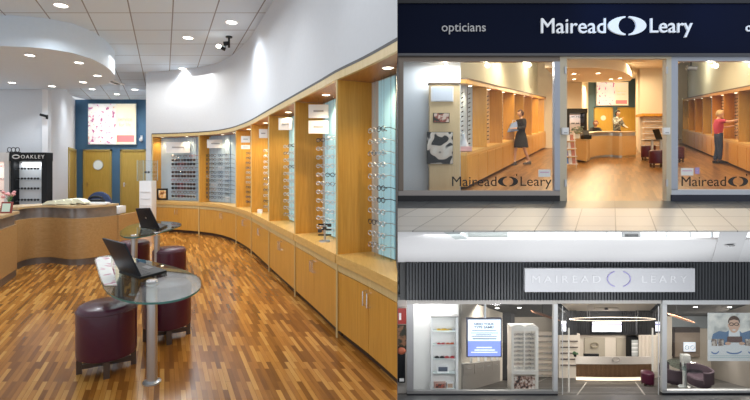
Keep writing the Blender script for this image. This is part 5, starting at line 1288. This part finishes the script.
# white display tower
t=thing('display_tower','tall cream display tower with rounded top holding glasses behind the lower left window','display tower',W(524.5,391,13.3))
CW=mat('cream tower',(.80,.76,.70),.5)
Yt=13.3
front('side_panel',(511.5,328,514,391),Yt,.35,CW,parent=t); front('side_panel',(535.5,328,538.5,391),Yt,.35,CW,parent=t)
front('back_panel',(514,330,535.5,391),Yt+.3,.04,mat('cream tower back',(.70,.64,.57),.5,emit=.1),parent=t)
front('top_board',(511.5,327.5,538.5,331),Yt-.01,.37,CW,parent=t)
for cx_ in (518.7,531):
    a=W(cx_,327.6,Yt); r_=6*Yt/F; mb=MB(); mb.prism([a+Vector((r_*math.cos(k*math.pi/12),0,.42*r_*math.sin(k*math.pi/12))) for k in range(13)],(0,.06,0)); obj('rounded_crest',mb,CW,t)
front('middle_post',(524.2,331,525.3,371),Yt-.0,.05,CW,parent=t); front('middle_board',(511.5,370.5,538.5,374.5),Yt-.02,.37,CW,parent=t)
front('mosaic_print',(514,376.5,535.5,390),Yt+.05,.04,blotch('portrait mosaic',[(.36,(.05,.04,.04)),(.46,(.35,.20,.15)),(.55,(.65,.52,.46)),(.66,(.80,.75,.70))],12),parent=t); front('base_board',(511.5,389.6,538.5,392.5),Yt-.0,.36,CW,parent=t)
for side in (0,1):
    for k in range(9):
        px=(517,521.8,528.2,533)[side*2]; 
        for j in (0,1): glasses(W((516.8,521.6,528.0,532.8)[side*2+j],334.5+4.2*k,Yt+.08),0,random.choice([0,1,2,0]),'glasses in the cream display tower behind the lower left window','glasses in the cream tower',scale=1.25)
# hanging screen
t=thing('hanging_screen','portrait screen on a ceiling pole, white above blue, behind the lower left window','screen',W(484.5,357,12.62))
front('housing',(466.8,318.3,501.8,357.3),12.62,.08,mat('screen bezel',(.10,.10,.14),.4),parent=t)
front('white_display',(468,319.6,500.6,341),12.615,.006,mat('white display',(.80,.88,.98),.4,emit=.55),parent=t); front('blue_display',(468,341,500.6,356.2),12.615,.006,mat('blue display',(.22,.30,.80),.4,emit=.6,ecol=(.30,.38,.95)),parent=t)
IK=mat('slate print',(.10,.13,.2),.5); sw=12.612
obj('lettering',ptext('NEED YOUR',474,322.8,494,325.2,sw,.003,bold=.02),IK,t); obj('lettering',ptext('TYPE SAME?',474,326,494,328.4,sw,.003,bold=.02),IK,t)
for py,x0,x1 in ((330,472,496.5),(332.7,470.5,498.5),(334.5,476,491.5),(336,471.5,497)): front('text_line',(x0,py,x1,py+.6),sw-.003,.003,IK,parent=t)
front('text_line',(472.5,338.4,496.5,339.3),sw-.003,.003,IK,parent=t)
WP=mat('white glow text',(.85,.9,1),.5,emit=.6)
for py,x0,x1 in ((347,476.5,492),(349.5,474.5,495),(351.8,471,497.5)): front('text_line',(x0,py,x1,py+1.1),sw-.003,.003,WP,parent=t)
mb=MB(); mb.cyl(W(485,318.3,12.66),W(485,296,12.66),.035,n=12); obj('pole',mb,LAL,t)
# copper pendants
def pendant(px,py,Y,lab,tilt):
    c=W(px,py,Y); t=thing('copper_pendant',lab,'pendant lamp',c,'copper slatted pendants')
    CU=mat('copper slat',(.55,.28,.18),.35,.4)
    for k in range(6):
        o_=Vector((-.27+.1*k,0,.085-.035*k)); mb=MB(); L=.34
        mb.hex([c+o_+Vector(v) for v in ((-.02,-.1,0),(L,-.1,-.09),(L,.1,-.09),(-.02,.1,0),(-.02,-.1,.025),(L,-.1,-.065),(L,.1,-.065),(-.02,.1,.025))]); obj('slat',mb,CU,t)
    mb=MB(); mb.cyl(c+Vector((.05,0,.05)),c+Vector((.05,0,.75)),.006,n=6); obj('cable',mb,BLACK,t)
pendant(541,314.5,14.2,'copper slatted pendant lamp behind the lower left window',0); pendant(675,316.5,14.2,'copper slatted pendant lamp behind the lower right window',0)
for px,py in ((467,308),(497,308),(519,307.5),(512,314),(695,307),(729,307),(745,309)):
    Y=F*1.5/(LY-py); disc_lamp(BL(AL2(px,Y),Y,1.497),.07,'small downlight in the dark ceiling behind the lower shop windows','downlight','downlights in the dark lower ceiling')
# middle: counter, dark wall, screens, ring
DWL=mat('dark slatted wall',(.02,.022,.026),.5)
t=thing('slatted_wall_panel','dark slatted wall panel high behind the lower counter','panel',W(610,336,20))
front('backing',(556,303,664,335),19.95,.1,DWL,parent=t)
mb=MB(); x=557
while x<663:
    if not(591<x<622): mb.pbox(x,303,x+1.0,334.8,19.9,.05)
    x+=1.7
obj('slats',mb,mat('dark slat',(.035,.037,.042),.5),t)
lbox('wall_lower_back',AL2(558,20.1),AL2(672,20.1),20.1,20.2,-LH,1.72,mat('back cream',(.66,.60,.52),.6))
front('wall_panel',(584.5,338,605,356.5),20.05,.05,mat('olive beige panel',(.40,.36,.29),.6),parent=t); 
o=front('wall_panel',(616.5,338,630,356.5),20.05,.05,mat('olive beige panel',(.40,.36,.29),.6),parent=t)
t=thing('wall_emblem','small faint oval emblem on the beige panel behind the lower counter','emblem',W(594.5,345,20.0))
mb=MB(); mb.tube([W(594.5+3.6*math.cos(k*math.pi/12),345+2.4*math.sin(k*math.pi/12),20.0) for k in range(24)],.025,5,closed=True); obj('oval_ring',mb,mat('khaki emblem',(.28,.25,.18),.5),t)
t=thing('wide_screen','wide bright white screen with a lilac stripe on the dark wall over the counter','screen',W(606.8,332,19.8))
front('bezel',(591.6,321.2,622,332.4),19.82,.06,BLACK,parent=t); front('display',(592.3,321.8,621.4,331.8),19.81,.01,mat('white display bright',(.85,.88,1),.4,emit=.9),parent=t); front('lilac_stripe',(592.3,323.8,621.4,325),19.805,.005,mat('lilac stripe',(.35,.30,.60),.4,emit=.4),parent=t)
for px0,px1,lab in ((561.8,566,'narrow bright screen at the left of the lower entrance'),(655.5,660,'narrow bright screen at the right of the lower entrance')):
    t=thing('narrow_screen',lab,'screen',W(px0,331,17)); front('bezel',(px0-.5,321.3,px1+.5,331.8),17.02,.06,BLACK,parent=t); front('display',(px0,321.8,px1,331.3),17.01,.01,mat('white display bright',(.85,.88,1),.4,emit=.9),parent=t); front('lilac_stripe',(px0,323.8,px1,325),17.0,.005,mat('lilac stripe',(.35,.30,.60),.4,emit=.4),parent=t)
t=thing('fridge_cabinet','black framed glass cabinet with white shelves behind the right of the counter','cabinet',W(634.5,357,19.7))
front('carcass',(630,338,639.5,372),19.75,.3,BLACK,parent=t); front('glass_front',(631.8,340,638,356),19.74,.01,mat('pale interior',(.40,.42,.42),.4,emit=.1),parent=t)
for k in range(3): front('shelf',(631.8,343.5+4*k,638,344.3+4*k),19.73,.01,WHITEP,parent=t)
t=thing('cream_shelving','cream wall shelving with pale bars right of the lower counter','shelves',W(648,380,19.5))
front('panel',(640,334,661,372),19.6,.1,mat('cream shelving',(.72,.66,.58),.6),parent=t)
for k in range(5): front('bar',(641.5+4*k,336,642.3+4*k,371),19.55,.05,mat('pale bar cream',(.60,.54,.47),.5),parent=t)
t=thing('cream_shelving','cream wall shelving with dark dots left of the lower counter','shelves',W(566,380,19.5))
front('panel',(559,334,580,378),19.6,.1,mat('cream shelving',(.72,.66,.58),.6),parent=t)
for k in range(5): front('peg_row',(561,341+6*k,578,341.8+6*k),19.55,.05,mat('dark pegs',(.10,.08,.07),.5),parent=t)
# side dark panels nearer
for p0,p1,lab in ((557.8,577,'dark slatted side panel above the left of the lower entrance'),(637,656,'dark slatted side panel above the right of the lower entrance')):
    t=thing('slatted_side_panel',lab,'panel',W(p0,335,18.3)); front('backing',(p0,311,p1,335),18.35,.08,DWL,parent=t)
    mb=MB(); x=p0+.3
    while x<p1-1: mb.pbox(x,311.2,x+.9,334.8,18.3,.05); x+=1.6
    obj('slats',mb,mat('dark slat side',(.03,.032,.036),.5),t)
# ring pendant
Yr=17.2; br=HL(319.2,Yr); rr=43*Yr/F
c0=BL(AL2(612.5,Yr),Yr,br); t=thing('ring_pendant','thin glowing oval ring pendant hanging over the lower counter','pendant lamp',c0)
RP=[BL(AL2(612.5,Yr)+rr*math.cos(2*math.pi*k/64), Yr+rr*.6*math.sin(2*math.pi*k/64), br) for k in range(64)]
mb=MB(); mb.tube(RP,.011,6,closed=True); obj('ring',mb,mat('warm ring glow',(1,.85,.68),.4,emit=1.6),t)
for k in (10,22,42,54):
    mb=MB(); mb.cyl(RP[k],RP[k]+Vector((0,0,.45)),.005,n=5); obj('cable',mb,STEEL,t)
# tray lamp plate
t=thing('ceiling_projector','small dark fitting on the cream ceiling above the lower entrance','fitting',BL(0,18,1.7))
q=BL(AL2(606,18.2),18.2,1.68); mb=MB(); mb.box(q.x-.06,q.x+.06,q.y-.06,q.y+.06,q.z-.04,q.z+.03); obj('body',mb,DARK,t); mb=MB(); mb.box(q.x-.5,q.x+.5,q.y-.03,q.y+.03,q.z,q.z+.03); obj('track',mb,mat('pale track',(.5,.46,.4),.5),t)
# counter
pl=[(a,17.25+.5*(abs(a)/1.6)**2.2*1.0) for a in [-1.50+ .1*k for k in range(32)]]
ca=AL2(613.5,17.25); pl=[(a+ca,Y) for a,Y in pl]
t=thing('reception_counter','curved counter with fluted wood front and pale stone top in the lower entrance','counter',BL(ca,17.4,-LH))
FWD=wood('fluted walnut',(.26,.145,.075),(.36,.215,.12))
mb=MB(); bpoly(mb,pl,.5,-LH+.20,-.60,BL); obj('core_panel',mb,mat('wood core',(.09,.05,.03),.6),t)
mb=MB()
for i in range(len(pl)-1):
    for f_ in (.0,.5):
        a=pl[i][0]+(pl[i+1][0]-pl[i][0])*f_; Y=pl[i][1]+(pl[i+1][1]-pl[i][1])*f_
        mb.hex([BL(a,Y-.03,-LH+.2),BL(a+.02,Y-.03,-LH+.2),BL(a+.02,Y+.01,-LH+.2),BL(a,Y+.01,-LH+.2),BL(a,Y-.03,-.60),BL(a+.02,Y-.03,-.60),BL(a+.02,Y+.01,-.60),BL(a,Y+.01,-.60)])
obj('fluting',mb,FWD,t)
mb=MB(); bpoly(mb,offs(pl,-.05),.35,-.60,-.30,BL); obj('stone_top',mb,mat('pale stone',(.62,.58,.54),.35,noise=.08,nscale=30),t)
mb=MB(); bpoly(mb,offs(pl,-.01),.4,-LH+.06,-LH+.16,BL); obj('plinth_glow_strip',mb,mat('warm strip glow',(1,.83,.62),.5,emit=1.2),t)
mb=MB(); bpoly(mb,offs(pl,.02),.4,-LH,-LH+.06,BL); obj('kick_plate',mb,mat('pale kick',(.5,.45,.4),.5),t)
Ye=17.15; mb=MB(); mb.tube([W(616+3.6*math.cos(k*math.pi/12),359.5+2.2*math.sin(k*math.pi/12),Ye) for k in range(24)],.02,5,closed=True); obj('oval_emblem',mb,mat('taupe emblem',(.40,.37,.34),.5),t)
c=BL(AL2(575,17.6),17.65,-.30); t=thing('plant_pot','small dark green plant at the left end of the stone counter','plant',c)
mb=MB(); mb.lathe(c,[(.001,0),(.05,0),(.06,.1),(.001,.1)],12); obj('pot',mb,BLACK,t)
mb=MB()
for k in range(24):
    a=random.uniform(0,6.28); r=random.uniform(.02,.13); mb.ell(c+Vector((r*math.cos(a),r*math.sin(a),.1+random.uniform(0,.08))),.03,.02,.02,6,4)
o=obj('foliage',mb,mat('dark green leaf',(.03,.08,.03),.6),t); o['kind']='stuff'
c=BL(AL2(591,18.0),17.68,-.3); t=thing('monitor','low black monitor top showing above the stone counter','monitor',c)
front('screen',(584,354,599,357.5),17.95,.05,BLACK,parent=t); q=W(591.5,357.5,18.0); mb=MB(); mb.cyl(q,q-Vector((0,0,.3)),.03,n=8); obj('stand',mb,BLACK,t)
dup(st,BL(AL2(647.5,15.6),15.6,-LH),0,'maroon drum stool standing before the lower counter at the right','stools in the lower shop')
# lower right window
AR2=(750-LX)*LF(388)/F
lbox('wall_lower_right',AR2,AR2+.6,12.7,20.6,-LH,1.5,mat('warm grey wall',(.50,.46,.42),.6))
lbox('wall_lower_right_back',AL2(655,20.3),AL2(712,20.3),20.3,20.4,-LH,1.5,mat('warm cream wall',(.62,.56,.48),.6))
lbox('wall_lower_right_band',AL2(662,20.2),AL2(710,20.2),20.2,20.29,.95,1.5,GB)
t=thing('dark_wall_panel','dark brown framed wall panel behind the lower right window','panel',W(687,352,20.0))
front('panel',(674,327.5,700,357),20.1,.06,mat('taupe panel',(.30,.24,.19),.6),parent=t); front('top_band',(674,327.5,700,332.5),20.08,.05,mat('dark brown',(.06,.045,.04),.6),parent=t); front('left_band',(673,327.5,675,357),20.08,.05,mat('dark brown',(.06,.045,.04),.6),parent=t)
t=thing('wall_picture','white picture of round spectacles behind the lower right window','picture',W(690,352,19.9))
front('sheet',(684,342.5,695.5,351.5),19.95,.03,mat('white display',(.80,.88,.98),.4,emit=.55),parent=t)
for cx_ in (687,692.5):
    mb=MB(); mb.tube([W(cx_+1.9*math.cos(k*math.pi/8),347.5+1.9*math.sin(k*math.pi/8),19.93) for k in range(16)],.014,5,closed=True); obj('printed_rim',mb,GREYT,t)
ab_t=thing('low_cabinet','grey wood panelling low along the right wall behind the poster','cabinet',BL(AR2-.1,16,-LH))
ab('body',AR2-.04,AR2,12.8,20.2,-LH,-.38,GW,ab_t); ab('top',AR2-.05,AR2,12.8,20.2,-.38,-.35,mat('pale top',(.6,.58,.55),.5),ab_t)
# poster of a person in glasses
Yp2=12.62; t=thing('window_poster','large poster of a person in dark glasses and a blue jacket','poster',W(730,361,Yp2))
front('sheet',(708,313,792,361),Yp2,.02,mat('pale poster sheet',(.74,.76,.77),.5,emit=.12),parent=t)
front('printed_background',(708.3,313.5,792,340),Yp2-.003,.003,blotch('soft grey street print',[(.35,(.42,.44,.42)),(.5,(.66,.66,.62)),(.65,(.80,.78,.72))],3,emit=.08),parent=t)
def shape(nm,pts_,y_,m): 
    mb=MB(); mb.prism([W(x,y,y_) for x,y in pts_],(0,.002,0)); return obj(nm,mb,m,t,smooth=0)
def ovl(cx_,cy_,rx,ry,n=24,a0=0,a1=360): return [(cx_+rx*math.cos(R(a0+(a1-a0)*k/n)),cy_+ry*math.sin(R(a0+(a1-a0)*k/n))) for k in range(n)]
JB=mat('printed blue jacket',(.13,.22,.36),.6,emit=.05); SKP=mat('printed skin',(.70,.46,.34),.6,emit=.05)
shape('printed_jacket',[(711,342),(713,334),(719,331),(726,332),(731,329.5),(738,329.5),(742,333),(750,330.5),(757,334),(759,342),(748,345),(722,345)],Yp2-.006,JB)
shape('printed_shirt',[(729,330),(739.5,330),(741,348),(728,348)],Yp2-.009,mat('printed white shirt',(.80,.82,.84),.6,emit=.05))
shape('printed_face',ovl(734,325.5,5.2,7.4),Yp2-.012,SKP)
shape('printed_hair',ovl(734,322,5.9,6.2,24,180,360)+[(739.5,323.5),(738.4,320.5),(734,319.5),(729.6,320.5),(728.5,323.5)],Yp2-.014,mat('printed brown hair',(.10,.05,.03),.6))
for s in (-1,1):
    mb=MB(); mb.tube([W(734+s*2.5+2.0*math.cos(k*math.pi/8),324.2+1.4*math.sin(k*math.pi/8),Yp2-.017) for k in range(16)],.009,5,closed=True); obj('printed_glasses',mb,BLACK,t)
shape('printed_smile',ovl(734,330,1.8,.7,12),Yp2-.016,WHITEP)
for s in (-1,1): shape('printed_ear',ovl(734+s*5.3,325.5,.9,1.8,10),Yp2-.011,SKP)
shape('printed_glasses_box',[(727.5,336.5),(742,336.5),(742.5,342.5),(727,342.5)],Yp2-.017,mat('printed brown box',(.16,.09,.08),.6))
shape('printed_hand',ovl(728,343.5,3,1.6,12),Yp2-.018,SKP); shape('printed_hand',ovl(742,343.5,3,1.6,12),Yp2-.018,SKP)
for cx_ in (714.5,721,748,): shape('printed_product',[(cx_-3,339),(cx_+3,339),(cx_+2.6,346),(cx_-2.6,346)],Yp2-.012,blotch('product print %d'%cx_,[(.4,(.25,.18,.15)),(.6,(.7,.62,.55))],9))
for cx_,w_ in ((715,4),(734,8),(752,4)): shape('printed_bowl',ovl(cx_,351,w_,3.2,16,0,180)+[],Yp2-.01,mat('printed blue caption',(.16,.28,.55),.5))
for cx_,w_ in ((715,3.2),(734,6.8),(752,3.2)): shape('printed_bowl',ovl(cx_,350.6,w_,2.3,16,0,180),Yp2-.012,mat('pale poster sheet',(.74,.76,.77),.5,emit=.12))
for py in (355.6,357.4): front('printed_text_line',(710,py,790,py+.5),Yp2-.006,.003,mat('teal caption',(.45,.60,.62),.5),parent=t)
# round table, chairs, lamp behind the lower right window
q=BL(AL2(685,14.9),14.9,-LH); t=thing('pedestal_table','round glass table on a pale column behind the lower right window','table',q)
mb=MB(); mb.cyl(q,q+Vector((0,0,.74)),.07,n=16); obj('leg',mb,LAL,t); mb=MB(); mb.lathe(q+Vector((0,0,.74)),[(.001,0),(.5,0),(.5,.015),(.001,.015)],32); obj('tabletop',mb,GTOP,t)
mb=MB(); mb.lathe(q,[(.001,0),(.2,0),(.18,.02),(.001,.02)],20); obj('foot_plate',mb,LAL,t)
q2=q+Vector((0,0,.755)); t=thing('countertop_mirror','pale grey box shaped mirror standing on the round glass table','mirror',q2)
mb=MB(); mb.box(q2.x-.12,q2.x+.14,q2.y-.08,q2.y+.08,q2.z+.08,q2.z+.36); obj('body',mb,mat('pale grey mirror',(.42,.43,.42),.25),t,bevel=.01); mb=MB(); mb.box(q2.x-.08,q2.x+.1,q2.y-.05,q2.y+.05,q2.z,q2.z+.08); obj('stand',mb,STEEL,t)
def tubchair(px,Y,lab,rz):
    q=BL(AL2(px,Y),Y,-LH); t=thing('tub_chair',lab,'chair',q,'purple tub chairs behind the lower right window')
    PU=mat('plum fabric',(.07,.045,.06),.7)
    mb=MB(); mb.lathe(q,[(.001,.16),(.30,.16),(.32,.2),(.32,.40),(.29,.44),(.001,.45)],24); obj('seat',mb,PU,t)
    ar=[Vector((.33*math.cos(rz+R(-110+220*k/14)),.33*math.sin(rz+R(-110+220*k/14)),0)) for k in range(15)]
    mb=MB(); pl_=[(q.x+v.x,q.y+v.y) for v in ar]; poly_wall(mb,pl_,-.06,q.z+.3,q.z+.68); obj('backrest',mb,PU,t)
    for k in range(4):
        a=rz+R(45+90*k); v=q+Vector((.22*math.cos(a),.22*math.sin(a),0)); mb=MB(); mb.cyl(v,v+Vector((0,0,.17)),.014,n=8); obj('leg',mb,STEEL,t)
tubchair(699,14.3,'plum tub chair right of the round glass table',0); tubchair(672.5,15.6,'plum tub chair left of the round glass table, by the window post',R(180)); tubchair(692,17.3,'plum tub chair behind the round glass table',R(90))
# light for the lower level
for a,Y,e in ((-3.6,14.6,110),(-2.2,17.5,170),(-.1,15.5,70),(0,19,110),(2.6,14.2,170),(3.6,17.5,200)):
    light('AREA',BL(a,Y,1.42 if abs(a)>1 else 1.62),e,(1,.93,.84),1.6,sy=1.4)
light('AREA',W(432,300,12.75),20,(1,.98,.95),.9,rot=(R(20),0,0),sy=.12)

light('AREA',(4.6,9.3,.05),60,(1,1,1),6,rot=(R(35),0,0),sy=.4)
for x in (1.6,4.8,8.0): light('POINT',(x,10.3,-2.7),85,(1,1,1),.3)
#          # strip and points above are unseen lamps added to brighten the mall
